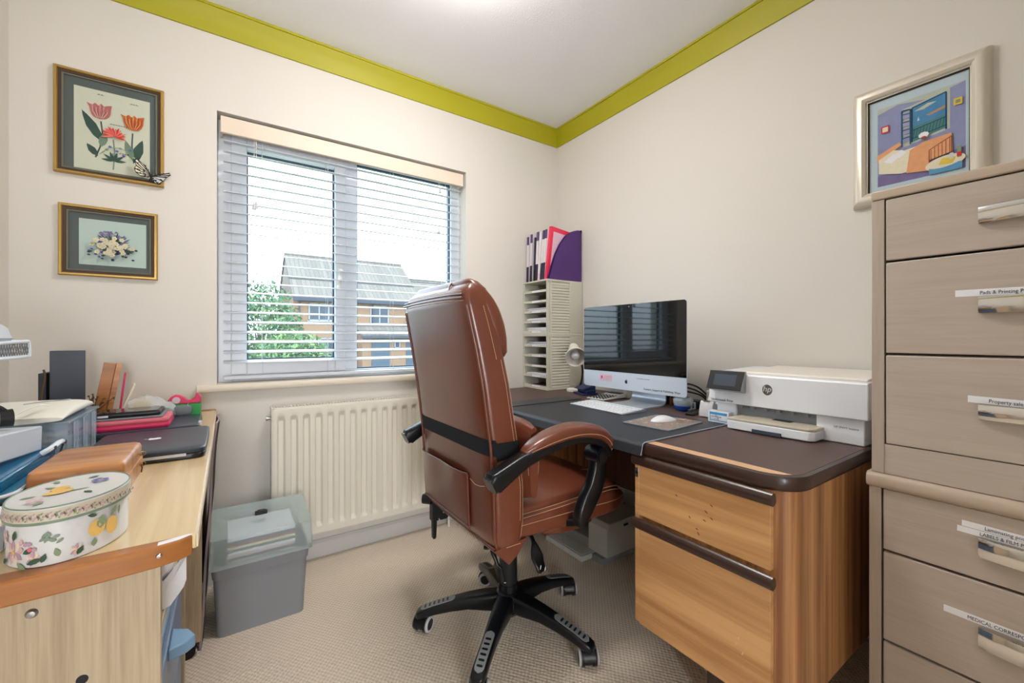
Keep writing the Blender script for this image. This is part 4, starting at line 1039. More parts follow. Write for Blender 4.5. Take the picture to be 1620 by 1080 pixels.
b = nb(); box(b, 1.70, 1.745, .975, 1.02, DZ, DZ+.085); obj('adaptor', b, 'warm_white', pl, bevel=.006)
b = nb(); box(b, 1.71, 1.735, .985, 1.01, DZ+.085, DZ+.10); tube(b, spline([(1.722, .998, DZ+.10), (1.722, .998, DZ+.13), (1.735, .985, DZ+.145), (1.76, .96, DZ+.13)]), .003, 6); obj('plug_top', b, 'warm_white', pl, bevel=.002)
pc = thing('power_cable', 'tangle of black cables and a black socket block behind the monitor', 'cables', (1.72, 1.10, DZ))
b = nb(); box(b, 1.68, 1.735, 1.045, 1.17, DZ, DZ+.036); obj('socket_block', b, 'black_plastic', pc, bevel=.004)
b = nb()
for (h_, o_) in ((.10, 0), (.085, .015), (.07, .03)): tube(b, spline([(1.66, 1.16+o_, DZ+.04), (1.68, 1.12+o_, DZ+h_), (1.71, 1.07+o_, DZ+h_*.95), (1.74, 1.03+o_, DZ+.05), (1.76, 1.02+o_*.5, DZ+.01)]), .0038, 7)
obj('cable', b, 'black_plastic', pc)
pf_ = thing('photo_block', 'small dark framed block behind the monitor foot, right side', 'frame', (1.70, 1.22, DZ)); b = nb(); box(b, 1.69, 1.71, 1.19, 1.25, DZ, DZ+.06); obj('block_face', b, 'spine_dark', pf_, bevel=.002); b = nb(); box(b, 1.685, 1.715, 1.175, 1.19, DZ, DZ+.055); obj('block_side', b, 'box_wood', pf_, bevel=.002)

# ---- white printer
pr = thing('printer', 'wide white inkjet printer with tilted touch screen on the desk end', 'printer', (1.62, .64, DZ))
PX, PY0, PY1 = 1.47, .405, .870
b = nb(); prism(b, [(PX, PY0, .797), (PX, PY0, .898), (PX+.004, PY0, .904), (XR-.02, PY0, .913), (XR-.02, PY0, .797)], (0, PY1-PY0, 0)); obj('upper_body', b, 'white_plastic', pr, bevel=.003)
b = nb(); prism(b, [(PX+.03, PY0+.01, .905), (XR-.025, PY0+.01, .912), (XR-.025, PY0+.01, .920), (PX+.04, PY0+.01, .912)], (0, PY1-PY0-.10, 0)); obj('scanner_lid', b, 'warm_white', pr, bevel=.002)
b = nb(); box(b, PX+.015, XR-.03, PY0+.012, PY0+.13, .7215, .797); box(b, PX+.02, XR-.03, PY1-.09, PY1-.02, .7215, .797); box(b, PX+.10, XR-.03, PY0+.13, PY1-.09, .7215, .797); obj('lower_body', b, 'white_plastic', pr, bevel=.003)
b = nb(); box(b, PX+.03, PX+.10, PY0+.13, PY1-.09, .76, .796)
for k in range(6): box(b, PX+.012, PX+.03, PY0+.15+k*.04, PY0+.162+k*.04, .785, .796)
obj('output_slot', b, 'grey_plastic', pr, smooth=0)
# paper tray
b = nb(); ty0, ty1 = .515, .765
ptsT = [(PX+.12, ty0), (PX-.045, ty0), (PX-.058, ty0+.012), (PX-.068, ty1), (PX+.12, ty1)]
prism(b, [(x, y, .724) for x, y in ptsT], (0, 0, .028)); tr = obj('paper_tray', b, 'white_plastic', pr, bevel=.003)
b = nb(); prism(b, [(x+.001 if x < PX else x, y, .753) for x, y in ptsT], (0, 0, .008)); obj('tray_cover', b, 'tin_band', pr, bevel=.002)
b = nb(); prism(b, [(PX-.0642+.002, .60, .726), (PX-.0615+.002-.006, .60, .726), (PX-.0615+.002-.006, .60, .742), (PX-.06, .60, .742)], (0, .085, 0)) if False else None; box(b, PX-.0672, PX-.055, .60, .685, .7235, .7345); obj('tray_grip', b, 'fascia_grey', pr, smooth=0)
b = nb(); box(b, PX+.0, PX+.03, .60, .655, .7612, .7618); obj('tray_latch', b, 'black_plastic', pr, smooth=0)
# tilted touch screen
cpn = [(PX-.012, .842), (PX-.040, .850), (PX-.018, .905), (PX+.004, .905)]
b = nb(); prism(b, [(x, .735, z) for x, z in ((PX+.0, .838), (PX-.040, .848), (PX-.012, .912), (PX+.004, .914))], (0, .118, 0)); pn = obj('control_panel', b, 'steel', pr, bevel=.004)
d_ = Vector((.028, 0, .064)).normalized(); n_ = Vector((-d_.z, 0, d_.x)); o0 = Vector((PX-.0402, 0, .8485))+n_*.0015
b = nb(); P_ = [o0+Y*.733+d_*.0, o0+Y*.855+d_*0, o0+Y*.855+d_*.069, o0+Y*.733+d_*.069]; prism(b, P_, n_*.002); sc_ = obj('touch_screen', b, 'black_plastic', pn, bevel=.002)
b = nb(); P_ = [o0+n_*.0022+Y*.755+d_*.014, o0+n_*.0022+Y*.833+d_*.014, o0+n_*.0022+Y*.833+d_*.056, o0+n_*.0022+Y*.755+d_*.056]; prism(b, P_, n_*.0004); obj('display', b, 'fascia_grey', sc_, smooth=0)
# round logo
q = Pic((PX-.0004, 0, 0), (0, -1, 0), Z, (-1, 0, 0)); q.ell(-.668, .858, .0155, .0175, 'steel', seg=32); q.build('logo_disc', pr)
txt('logo', 'hp', .026, (PX-.0008, .6688, .8525), (0, -1, .0), (0, -.2, 1), 'white_plastic', pr, align='CENTER')
txt('lettering', 'Underneath Print', .0115, (PX-.0004, .862, .803), R_, Z, 'ink', pr)
txt('lettering', 'HP ENVY Inspire', .0085, (PX+.0145, .49, .765), R_, Z, 'grey_plastic', pr)
# ink box in front of the printer
ib = thing('ink_box', 'small white and blue ink cartridge box at the left of the printer', 'box', (1.47, .84, DZ))
b = nb(); box(b, 1.458, 1.488, .79, .866, DZ+.0045, DZ+.045); obj('carton', b, 'white_plastic', ib, bevel=.0008)
q = Pic((1.4577, 0, 0), (0, -1, 0), Z, (-1, 0, 0)); q.rect(-.860, -.796, DZ+.010, DZ+.041, 'label_blue'); q.rect(-.857, -.796, DZ+.013, DZ+.032, 'paper'); q.build('carton_print', ib)
txt('lettering', 'verifique', .0115, (1.4572, .856, DZ+.0225), R_, Z, 'navy', ib); txt('lettering', '3 x of 379', .0075, (1.4572, .856, DZ+.0145), R_, Z, 'ink', ib)

# ---- second printer on the floor in the kneehole
p2 = thing('printer', 'old grey printer standing on the carpet in the kneehole under the desk', 'printer', (1.55, 1.45, 0))
b = nb(); y0_, y1_ = 1.325, 1.70
prism(b, [(1.42, y0_, .028), (1.42, y0_, .155), (1.44, y0_, .178), (1.69, y0_, .185), (1.69, y0_, .028)], (0, .12, 0)); obj('printer_end', b, 'printer_light', p2, bevel=.004)
b = nb(); prism(b, [(1.42, y0_+.12, .028), (1.42, y0_+.12, .075), (1.50, y0_+.12, .09), (1.50, y0_+.12, .165), (1.69, y0_+.12, .185), (1.69, y0_+.12, .028)], (0, y1_-y0_-.12, 0)); obj('printer_body', b, 'printer_grey', p2, bevel=.004)
b = nb(); box(b, 1.335, 1.425, 1.40, 1.66, .006, .030); box(b, 1.345, 1.42, 1.41, 1.65, .030, .033); obj('output_tray', b, 'printer_light', p2, bevel=.004)
b = nb(); box(b, 1.4, 1.68, y0_+.01, y1_-.01, 0.0, .028); obj('printer_foot', b, 'printer_grey', p2)
b = nb(); box(b, 1.53, 1.56, y0_-.002, y0_+.004, .150, .160); obj('release_latch', b, 'black_plastic', p2)
cb = thing('cloth_bag', 'crumpled grey cloth bag hanging in the kneehole beside the drawers', 'bag', (1.10, .87, .45))
b = nb(); rn = random.Random(9); rings = []
for i in range(9):
    u = i/8; z = .46+.18*u; r = .022*math.sin(PI*(.15+.7*u))+.006
    rings.append([Vector((1.22+r*1.6*math.cos(a)*(1+.2*math.sin(3*a+i)), .866+r*math.sin(a)*(1+.15*math.sin(4*a-i)), z)) for a in [j*2*PI/16 for j in range(16)]])
loft(b, rings); obj('bag_body', b, 'cloth_grey', cb, smooth=60)
b = nb(); tube(b, spline([(1.21, .866, .63), (1.215, .85, .66), (1.22, .845, .683)]), .003, 6); obj('bag_cord', b, 'black_fabric', cb)

# ================================================================ DRAWER UNITS on the right
def chest(name, label, x0, y0, y1, z0, z1, kind):
    return thing(name, label, 'chest of drawers', ((x0+XR)/2, (y0+y1)/2, z0))
CY1, CY0 = .357, -.243; CX = 1.32; XB = XR-.016
def handle(par, z0, z1, ya=.178, yb=-.06, bow=.012):
    b = nb(); n = 16; rings = []
    for i in range(n+1):
        u = i/n; y = ya+(yb-ya)*u; bx = bow*math.sin(PI*u)**.7+.004
        prof_ = []
        for j in range(9):
            v = j/8; cz = (v-.5)*2; prof_.append(Vector((CX-.004-bx-.003*(1-cz*cz)+.004*cz*0, y, z0+(z1-z0)*v)))
        for j in range(9):
            v = 1-j/8; cz = (v-.5)*2; prof_.append(Vector((CX-.004-bx-.003*(1-cz*cz)+.0025, y, z0+(z1-z0)*v)))
        rings.append(prof_)
    loft(b, rings)
    box(b, CX-.006, CX+.001, ya-.004, ya, z0, z1); box(b, CX-.006, CX+.001, yb, yb+.004, z0, z1)
    return obj('handle', b, 'chrome', par, smooth=45, label='curved chrome handle')
def drawer(par, z0, z1, inset=0):
    b = nb(); box(b, CX+inset, CX+.018+inset, CY0+.027, CY1-.0265, z0, z1); return obj('drawer', b, 'cab_front', par, bevel=.0025)
def sticker(par, s, y_left, z_top, h, length, slope, size, yt):
    size *= .86
    """white tape label with black lettering, slightly tilted"""
    ux = Vector((0, -1, slope)).normalized(); uz = Vector((0, slope, 1)).normalized(); o = Vector((CX-.0006, y_left, z_top))
    b = nb(); prism(b, [o, o+ux*length, o+ux*length-uz*h, o-uz*h], (.0006, 0, 0)); l_ = obj('label_tape', b, 'tape_white', par, smooth=0, label='white tape label')
    txt('lettering', s, size, o+ux*yt-uz*(h*.78)+Vector((-.0003, 0, 0)), ux, uz, 'ink', l_, ext=.0001, sx=.80)
up_ = chest('chest_of_drawers', 'tall grey-brown drawer unit stacked on a matching one at the right edge', CX, CY0, CY1, .700, 1.39, 0)
b = nb()
for (a, c) in ((CY1-.024, CY1), (CY0, CY0+.024)): box(b, CX-.001, XB, a, c, .7005, 1.366)
box(b, XB-.008, XB, CY0+.024, CY1-.024, .7005, 1.366); box(b, CX+.02, XB, CY0+.024, CY1-.024, .7005, .712); box(b, CX+.022, XB, CY0+.024, CY1-.024, .98, .99)
obj('carcass', b, 'cab_frame', up_, bevel=.001)
b = nb(); box(b, CX+.001, CX+.016, CY0+.024, CY1-.024, .7012, .772); obj('plinth_panel', b, 'cab_front', up_)
b = nb(); box(b, CX-.004, XB, CY0-.002, CY1+.001, 1.3668, 1.389); obj('top_board', b, 'cab_trim', up_, bevel=.003)
mat('drawer_gap', (30, 20, 18), 0.9)
for (a, c) in ((1.2165, 1.3640), (.993, 1.2110), (.774, .9875)):
    d = drawer(up_, a, c)
    if a > 1.2: handle(d, 1.271, 1.305)
    elif a > .9:
        handle(d, 1.082, 1.117); sticker(d, 'Pads & Printing Paper', .213, 1.1335, .0145, .24, -.012, .0125, .036)
    else:
        handle(d, .858, .889); sticker(d, 'Property sale', .194, .9060, .0145, .16, -.028, .0125, .030)
lo_ = chest('chest_of_drawers', 'lower grey-brown drawer unit on the floor, rounded top rail', CX, CY0, CY1, 0, .70, 0)
b = nb()
for (a, c) in ((CY1-.018, CY1+.005), (CY0-.005, CY0+.018)): box(b, CX-.001, XB, a, c, 0, .664)
box(b, XB-.008, XB, CY0+.018, CY1-.018, 0.0, .664); box(b, CX+.022, XB, CY0+.018, CY1-.018, .02, .03)
obj('carcass', b, 'cab_frame', lo_, bevel=.001)
b = nb(); rg = []
for yy in (CY0-.007, CY1+.008): rg.append([Vector((CX+dx, yy, .665+dz)) for dx, dz in ((.02, 0), (-.004, 0), (-.010, .004), (-.013, .012), (-.013, .022), (-.010, .030), (-.004, .0345), (.02, .0348), (XB-CX, .0348), (XB-CX, 0))])
loft(b, rg); obj('top_rail', b, 'cab_trim', lo_, smooth=50)
for (a, c) in ((.5165, .6635), (.298, .5110), (.05, .2925)):
    b = nb(); box(b, CX, CX+.018, CY0+.021, CY1-.0215, a, c); d = obj('drawer', b, 'cab_front', lo_, bevel=.0025)
    if a > .5:
        handle(d, .567, .607); sticker(d, 'Lamimating pouches', .203, .6350, .0125, .22, -.028, .0125, .033); sticker(d, 'LABELS & FILM PAPER', .210, .6215, .0125, .22, -.028, .0122, .033)
    elif a > .2:
        handle(d, .376, .418); sticker(d, 'MEDICAL CORRESPONDENCE', .231, .4370, .0145, .26, -.012, .0125, .036)
    else: handle(d, .17, .212)

# ================================================================ OFFICE CHAIR  (faces +x, towards the desk)
HX, HY = .818, 1.229
ch = thing('office_chair', 'brown leather high-backed swivel chair with a black strap round its back', 'chair', (HX, HY, 0))
# base: hub and five arms with silver treads, casters
b = nb(); lathe(b, (HX, HY, 0), [(.0, .062), (.030, .062), (.042, .070), (.052, .085), (.054, .118), (.045, .138), (.034, .146), (.034, .17), (.0, .17)], 32)
obj('base_hub', b, 'satin_black', ch)
for k in range(5):
    a = math.radians(148+72*k); d = Vector((math.cos(a), math.sin(a), 0)); s = Vector((-d.y, d.x, 0)); c0 = Vector((HX, HY, 0))
    st = [(.03, .030, .078, .142), (.08, .030, .082, .139), (.14, .026, .086, .130), (.20, .0225, .078, .117), (.26, .022, .067, .100), (.295, .0225, .058, .088), (.315, .020, .054, .079), (.322, .012, .056, .072)]
    b = nb(); rings = []
    for r, hw_, zb, zt in st:
        rings.append(ring(c0+d*r+Z*((zb+zt)/2), s, Z, hw_, (zt-zb)/2, 4.5, 24))
    loft(b, rings); lg = obj('base_arm', b, 'satin_black', ch, smooth=50)
    b = nb(); bs = nb()
    def topz(r):
        for (ra, _, _, za), (rb, _, _, zb_) in zip(st, st[1:]):
            if ra <= r <= rb: return za+(zb_-za)*(r-ra)/(rb-ra)
        return st[-1][3]
    # rounded silver plate following the arm
    P_ = []; n = 26; R0, R1, wv = .185, .306, .0145
    strips = []
    for i in range(n+1):
        r = R0+(R1-R0)*i/n; e = min(r-R0, R1-r); w_ = wv*math.sqrt(max(0, 1-(1-min(1, e/wv))**2))+.0003
        strips.append((r, w_))
    rg = []
    for r, w_ in strips:
        zt = topz(r)
        rg.append([c0+d*r+s*w_+Z*(zt-.004), c0+d*r+s*w_+Z*(zt+.0012), c0+d*r-s*w_+Z*(zt+.0012), c0+d*r-s*w_+Z*(zt-.004)])
    loft(b, rg); ins = obj('tread_plate', b, 'silver_insert', lg, smooth=0, label='silver ribbed tread')
    b = nb()
    for j in range(6):
        r = .212+j*.0155; zt = topz(r)+.0014; sl = (topz(r+.004)-topz(r-.004))/.008
        Mx = Matrix((( d.x, s.x, 0, 0), (d.y, s.y, 0, 0), (0, 0, 1, 0), (0, 0, 0, 1)))
        M_ = Matrix.Translation(c0+d*r+Z*zt) @ Mx @ Matrix.Rotation(-math.atan(sl), 4, 'Y')
        loft(b, [[M_ @ p for p in ring((0, 0, zz), X, Y, .0033, .0092, 4, 14)] for zz in (-.002, .0006)])
    obj('tread_slot', b, 'satin_black', ins, smooth=0)
    # caster: twin wheels
    cc = c0+d*.305; ha = [0.35, 2.3, 1.15, .9, 2.2][k]
    # wheel axis direction chosen per caster
    ax = {0: Vector((.55, -.83, 0)), 1: Vector((.8, -.6, 0)), 2: Vector((.86, -.5, 0)), 3: Vector((.86, -.5, 0)), 4: Vector((-.7, -.7, 0))}[k].normalized()
    fw_ = Vector((-ax.y, ax.x, 0)); wc = cc+fw_*.012+Z*.0275
    cs = None
    b = nb(); cyl(b, cc+Z*.045, cc+Z*.066, .009)
    rg = [ring(wc+ax*q, fw_, Z, .024, .024, 2, 24) for q in (-.011, .011)]; loft(b, rg)
    rg = [[wc+ax*q+fw_*(.031*math.cos(t))+Z*(.031*math.sin(t)) for t in [PI*.02+i*PI*.96/14 for i in range(15)]]+[wc+ax*q+fw_*(.022*math.cos(t))+Z*(.022*math.sin(t)) for t in [PI*.02+i*PI*.96/14 for i in range(15)][::-1]] for q in (-.018, .018)]
    loft(b, rg); cs = obj('caster', b, 'black_plastic', ch, smooth=40)
    for sg in (-1, 1):
        b = nb(); ca_ = wc+ax*(sg*.021); rg = []
        for q, r in ((-.009, .024), (-.007, .027), (.005, .027), (.009, .024), (.010, .0205), (.0085, .019)): rg.append(ring(ca_+ax*(sg*q), fw_, Z, r, r, 2, 32))
        loft(b, rg, mi=0)
        wh = obj('wheel', b, 'black_plastic', cs, smooth=40)
        b = nb(); rg = []
        for q, r in ((.0035, .0273), (.0085, .0255), (.0105, .0225), (.0105, .0185), (.008, .0183)): rg.append(ring(ca_+ax*(sg*q), fw_, Z, r, r, 2, 32))
        loft(b, rg, False)
        o_ = obj('wheel_rim', b, 'grey_rubber', cs, smooth=40, label='pale grey rim')
# gas column and mechanism
b = nb(); lathe(b, (HX, HY, 0), [(.032, .145), (.032, .30), (.030, .302), (.030, .33), (.018, .332), (.018, .395), (.0, .395)], 28); obj('gas_column', b, 'black_plastic', ch)
b = nb(); loft(b, [ring((HX, HY, z), X, Y, a_, c_, 5, 24) for z, a_, c_ in ((.372, .05, .05), (.38, .10, .07), (.41, .13, .10), (.425, .14, .14))]); obj('seat_mechanism', b, 'black_plastic', ch, smooth=40)
# levers
def paddle(pts, name, wd=.018):
    b = nb(); rg = []
    sp = spline(pts, 5)
    for i, p_ in enumerate(sp):
        dd = (sp[min(i+1, len(sp)-1)]-sp[max(i-1, 0)]).normalized(); u, v = frame(dd); f = i/(len(sp)-1)
        ww = .006 if f < .45 else .006+(wd-.006)*min(1, (f-.45)/.3); ww *= (1 if f < .97 else .75)
        rg.append(ring(p_, u, v, ww, .006, 3.5, 16))
    loft(b, rg); return obj(name, b, 'satin_black', ch, smooth=50)
l1 = paddle([(.80, 1.14, .405), (.795, 1.07, .402), (.785, 1.035, .392), (.780, 1.012, .362), (.786, .995, .325)], 'height_lever', .022)
l2 = paddle([(.76, 1.20, .40), (.72, 1.185, .375), (.712, 1.16, .34), (.725, 1.15, .29), (.737, 1.14, .235)], 'tilt_lever', .021)
q = Pic((.6895, 1.10, .0), Vector((.6, -.8, 0)), Z, Vector((-.8, -.6, 0)))
b = nb(); tube(b, [(.727, 1.116, .25), (.733, 1.113, .25)], .0012, 5); obj('lever_mark', b, 'label_grey', l2)
b = nb(); tube(b, [(.772, .983, .352), (.768, .981, .342)], .0014, 5); tube(b, [(.786, .979, .345), (.782, .977, .335)], .0014, 5); obj('lever_mark', b, 'label_grey', l1)
# bellows + recline handle at the far side of the back
b = nb()
for i in range(10): cyl(b, (.69, 1.16, .43-i*.008), (.69, 1.16, .425-i*.008), .0115 if i % 2 else .009, seg=14)
obj('cable_bellows', b, 'black_plastic', ch)
b = nb()
prism(b, [(.640, 1.435, .455), (.700, 1.435, .455), (.700, 1.435, .375), (.680, 1.435, .352), (.655, 1.435, .352), (.640, 1.435, .37)], (0, .006, 0)); 
box(b, .625, .650, 1.441, 1.472, .350, .452); prism(b, [(.628, 1.445, .352), (.645, 1.445, .352), (.643, 1.447, .287), (.640, 1.449, .281), (.632, 1.449, .281), (.630, 1.447, .287)], (0, .018, 0)); cyl(b, (.628, 1.458, .43), (.60, 1.478, .43), .020, .017)
rc = obj('recline_handle', b, 'black_plastic', ch, bevel=.002)
b = nb()
for x_, z_ in ((.668, .412), (.690, .396), (.668, .380)): lathe(b, (x_, 1.435, z_), [(.0, .0035), (.0045, .0025), (.006, 0)], 14, M=Matrix.Rotation(PI/2, 4, 'X'))
obj('bolt', b, 'chrome', rc)

# ---- backrest body: lofted leather shell
BY = 1.243
rear = [(.385, .668), (.41, .640), (.445, .614), (.50, .611), (.60, .607), (.72, .598), (.90, .573), (1.0, .555), (1.10, .534), (1.14, .527), (1.165, .533), (1.182, .552), (1.190, .575)]
front = [(.385, .690), (.41, .715), (.445, .722), (.50, .728), (.60, .728), (.72, .708), (.90, .678), (1.0, .656), (1.10, .632), (1.14, .620), (1.165, .608), (1.182, .597), (1.190, .588)]
halfw = [(.385, .215), (.41, .238), (.445, .248), (.50, .252), (.72, .2535), (.90, .251), (1.0, .247), (1.10, .240), (1.14, .235), (1.165, .226), (1.182, .212), (1.190, .195)]
def lut(tab, z):
    for (a, p), (c, q_) in zip(tab, tab[1:]):
        if z <= c: return p+(q_-p)*max(0, (z-a))/(c-a)
    return tab[-1][1]
zs_ = [.385, .392, .40, .41, .425, .445, .47, .50, .54, .58, .62, .66, .70, .74, .78, .82, .86, .90, .94, .98, 1.02, 1.06, 1.10, 1.12, 1.14, 1.155, 1.165, 1.175, 1.182, 1.187, 1.190]
def backring(z, ex=0, n=7, seg=56):
    xr, xf, hw_ = lut(rear, z)-ex, lut(front, z)+ex, lut(halfw, z)+ex
    c = Vector(((xr+xf)/2, BY, z)); r = ring(c, X, Y, (xf-xr)/2, hw_, n, seg)
    # belly of the rear panel: gently rounded across
    return r
b = nb(); loft(b, [backring(z, 0, 5.5 if z > 1.15 else 7) for z in zs_]); bk = obj('backrest', b, 'leather', ch, smooth=60)
# piping down both rear edges and around the rear panel, seams near the top
def edge_pts(z0, z1, sgn, off=.0, inx=0.0, step=.03):
    P = []; z = z0
    while z <= z1+1e-6:
        P.append(Vector((lut(rear, z)+.0065+inx, BY+sgn*(lut(halfw, z)-.0045+off), z))); z += step
    return P
b = nb()
for sg in (-1, 1):
    tube(b, edge_pts(.43, 1.14, sg), .0042, 8)
    
tube(b, [Vector((lut(rear, 1.140)-.0005, BY+t*.228, 1.140+.004*(1-t*t))) for t in [i/12-1 for i in range(25)]], .0034, 8)
tube(b, [Vector((lut(rear, 1.150)-.0005, BY+t*.222, 1.150+.004*(1-t*t))) for t in [i/12-1 for i in range(25)]], .0030, 8)
tube(b, [Vector((lut(rear, .432)-.001, BY+t*.236, .432)) for t in [i/12-1 for i in range(25)]], .0040, 8)
obj('piping', b, 'leather', bk, smooth=60)
# light stitching on the flank
def sideline(a, c, w_, x, n):
    f = min(.98, abs((x-(a+c)/2)/((c-a)/2))); return w_*(1-f**n)**(1/n)
def flank(tab, off=0): return [Vector((x, BY-sideline(lut(rear, z), lut(front, z), lut(halfw, z), x, 7)-.0006-off, z)) for x, z in tab]
def flank_f(dx, z0, z1, n=26): return [(lut(front, z)-dx, z) for z in [z0+(z1-z0)*i/n for i in range(n+1)]]
def stitch(bm, pts, r=.0009, on=.0032, gap=.0018):
    """row of separate stitches along a path"""
    pts = [Vector(p) for p in pts]; acc = 0; seg = []
    tot = 0; L = [0]
    for a, c in zip(pts, pts[1:]): tot += (c-a).length; L.append(tot)
    def at(s):
        for i in range(len(pts)-1):
            if s <= L[i+1]: return pts[i].lerp(pts[i+1], (s-L[i])/max(1e-9, L[i+1]-L[i]))
        return pts[-1]
    s = 0
    while s < tot-on:
        tube(bm, [at(s), at(s+on)], r, 4); s += on+gap
b = nb()
stitch(b, flank(flank_f(.026, .50, .97))); stitch(b, flank([(lut(front, z)-.012, z) for z in [.43+.54*i/24 for i in range(25)]]))
stitch(b, [Vector((lut(front, .43+.07*0)-.012-.05*math.sin(t)*1.0, BY-lut(halfw, .43)-.002, .43-.0*t)) for t in (0, .4, .8, 1.2, 1.5)])
stitch(b, [Vector((lut(rear, 1.131)-.0022, BY+t*.230, 1.131+.004*(1-t*t))) for t in [i/12-1 for i in range(25)]])
stitch(b, [Vector((lut(rear, 1.159)-.0022, BY+t*.214, 1.159+.004*(1-t*t))) for t in [i/12-1 for i in range(25)]])
stitch(b, [Vector((lut(rear, .62)-.0022, BY-t, .615-.02*(1-abs(t-.17)/.07))) for t in (.13, .16, .19, .22)])
stitch(b, flank([(lut(front, z)-.040, z) for z in (.97, 1.03, 1.08, 1.12)]))
obj('stitching', b, 'thread', bk, smooth=0, label='pale thread stitching')
# headrest cushion wrapped over the top front
hz = [(.968, .630, .662, .20), (.975, .622, .676, .222), (.99, .615, .683, .232), (1.03, .603, .680, .236), (1.07, .592, .672, .236), (1.11, .580, .657, .233), (1.14, .570, .640, .228), (1.17, .560, .617, .217), (1.19, .556, .597, .200), (1.199, .562, .584, .18)]
b = nb(); loft(b, [ring(((a_+c_)/2, BY, z), X, Y, (c_-a_)/2, w_+.007, 4.5, 48) for z, a_, c_, w_ in hz]); hr = obj('headrest', b, 'leather', ch, smooth=60)
b = nb()
hs = [Vector((c_-.008, BY-sideline(a_, c_, w_+.007, c_-.008, 4.5)-.0006, z)) for z, a_, c_, w_ in hz[1:-2]]; stitch(b, spline(hs, 4)); hs = [Vector((c_-.018, BY-sideline(a_, c_, w_+.007, c_-.018, 4.5)-.0006, z)) for z, a_, c_, w_ in hz[2:-2]]; stitch(b, spline(hs, 4))
obj('stitching', b, 'thread', hr, smooth=0)
b = nb(); tube(b, spline([Vector((.600, BY-.10, 1.2005)), Vector((.575, BY-.095, 1.200)), Vector((.552, BY-.10, 1.188)), Vector((.540, BY-.118, 1.170)), Vector((.533, BY-.123, 1.155))], 5), .0028, 6); obj('seam', b, 'leather', hr, smooth=60)
# lumbar cushion
b = nb()
rings = []
for i in range(15):
    t = i/14*2-1; e = max(.12, (1-abs(t)**5))**.5
    rings.append(ring((.738+.004*e, BY+t*.270, .665), X, Z, .041*e, .120*(.78+.22*e), 3.2, 28))
loft(b, rings); lu = obj('lumbar_cushion', b, 'leather', ch, smooth=60)
b = nb(); stitch(b, [Vector((.738+.024*math.cos(a)*.8, BY-.268, .665+.078*math.sin(a))) for a in [-.5+i*(PI+1.0)/24 for i in range(25)]]); obj('stitching', b, 'thread', lu, smooth=0)
# strap
b = nb(); R1_, R0_ = [], []
def strap_ring(z, ex): return backring(z, ex, 7, 72)
zt_, zb_ = .738, .692
ro = [strap_ring(z, .0030) for z in (zb_, zt_)]; ri = [strap_ring(z, .0008) for z in (zb_, zt_)]
rg = [ri[0], ro[0], ro[1], ri[1], ri[0]]
for r_ in rg:
    for p_ in r_:
        p_.z += -.012*((p_.y-BY)/.25)*0 + (.006 if p_.x < .62 else -.004)
loft(b, [list(r_) for r_ in rg], False); obj('back_strap', b, 'black_fabric', ch, smooth=50, label='black elastic strap')
# rear pocket: flat panel standing slightly off the back, open top
b = nb(); rows = []
for j in range(11):
    v = j/10; z = .452+.165*v; row = []
    for i in range(21):
        u = i/20; y = BY-.118+.345*u*1.0; zz = z - .022*v*(1-u)*0
        bulge = .004+.012*v*math.sin(PI*u)**.6+.003*math.sin(u*9)*v
        row.append(Vector((lut(rear, zz)-bulge-.001, y, zz+.006*v*math.sin(PI*u)*0)))
    rows.append(row)
A_ = [addv(b, r_) for r_ in rows]; B_ = [addv(b, [p_+Vector((.0022, 0, 0)) for p_ in r_]) for r_ in rows]
for j in range(10):
    for i in range(20):
        b.faces.new((A_[j][i], A_[j][i+1], A_[j+1][i+1], A_[j+1][i])); b.faces.new((B_[j][i], B_[j+1][i], B_[j+1][i+1], B_[j][i+1]))
for i in range(20):
    b.faces.new((A_[10][i], A_[10][i+1], B_[10][i+1], B_[10][i])); b.faces.new((A_[0][i], B_[0][i], B_[0][i+1], A_[0][i+1]))
for j in range(10):
    b.faces.new((A_[j][0], A_[j+1][0], B_[j+1][0], B_[j][0])); b.faces.new((A_[j][20], B_[j][20], B_[j+1][20], A_[j+1][20]))
pk = obj('back_pocket', b, 'leather', ch, smooth=50)
b = nb(); tube(b, [r_[0]+Vector((-.001, 0, 0)) for r_ in rows], .003, 8); tube(b, [p_+Vector((-.001, 0, .001)) for p_ in rows[-1]], .0026, 8); tube(b, [p_+Vector((-.001, 0, -.001)) for p_ in rows[0]], .003, 8); obj('pocket_hem', b, 'leather', pk, smooth=60)

# ---- seat
sx = [.640, .650, .67, .70, .76, .84, .92, 1.00, 1.08, 1.13, 1.165, 1.185, 1.195]
def seat_top(x): return lut([(.64, .470), (.66, .495), (.70, .508), (.80, .512), (.95, .520), (1.05, .528), (1.12, .520), (1.165, .498), (1.19, .466), (1.20, .45)], x)
def seat_bot(x): return lut([(.64, .440), (.66, .430), (.72, .425), (.95, .418), (1.08, .415), (1.15, .418), (1.19, .432), (1.20, .44)], x)
def seat_hw(x): return lut([(.64, .20), (.66, .228), (.70, .243), (.85, .253), (1.0, .258), (1.1, .256), (1.15, .245), (1.18, .225), (1.20, .20)], x)
b = nb(); loft(b, [ring((x, BY, (seat_top(x)+seat_bot(x))/2), Y, Z, seat_hw(x), (seat_top(x)-seat_bot(x))/2, 5, 48) for x in sx]); se = obj('seat', b, 'leather', ch, smooth=60, subsurf=1)
b = nb(); rg = []
for x in sx[1:-1]:
    f = (x-.65)/.535; e = max(.3, math.sin(PI*min(.97, max(.03, f)))**.35)
    rg.append(ring((x, BY, seat_top(x)-.006), Y, Z, (seat_hw(x)-.018)*(.94+.06*e), .006+.034*e, 3.2, 48))
loft(b, rg); sp_ = obj('seat_cushion', b, 'leather', ch, smooth=60, subsurf=1)
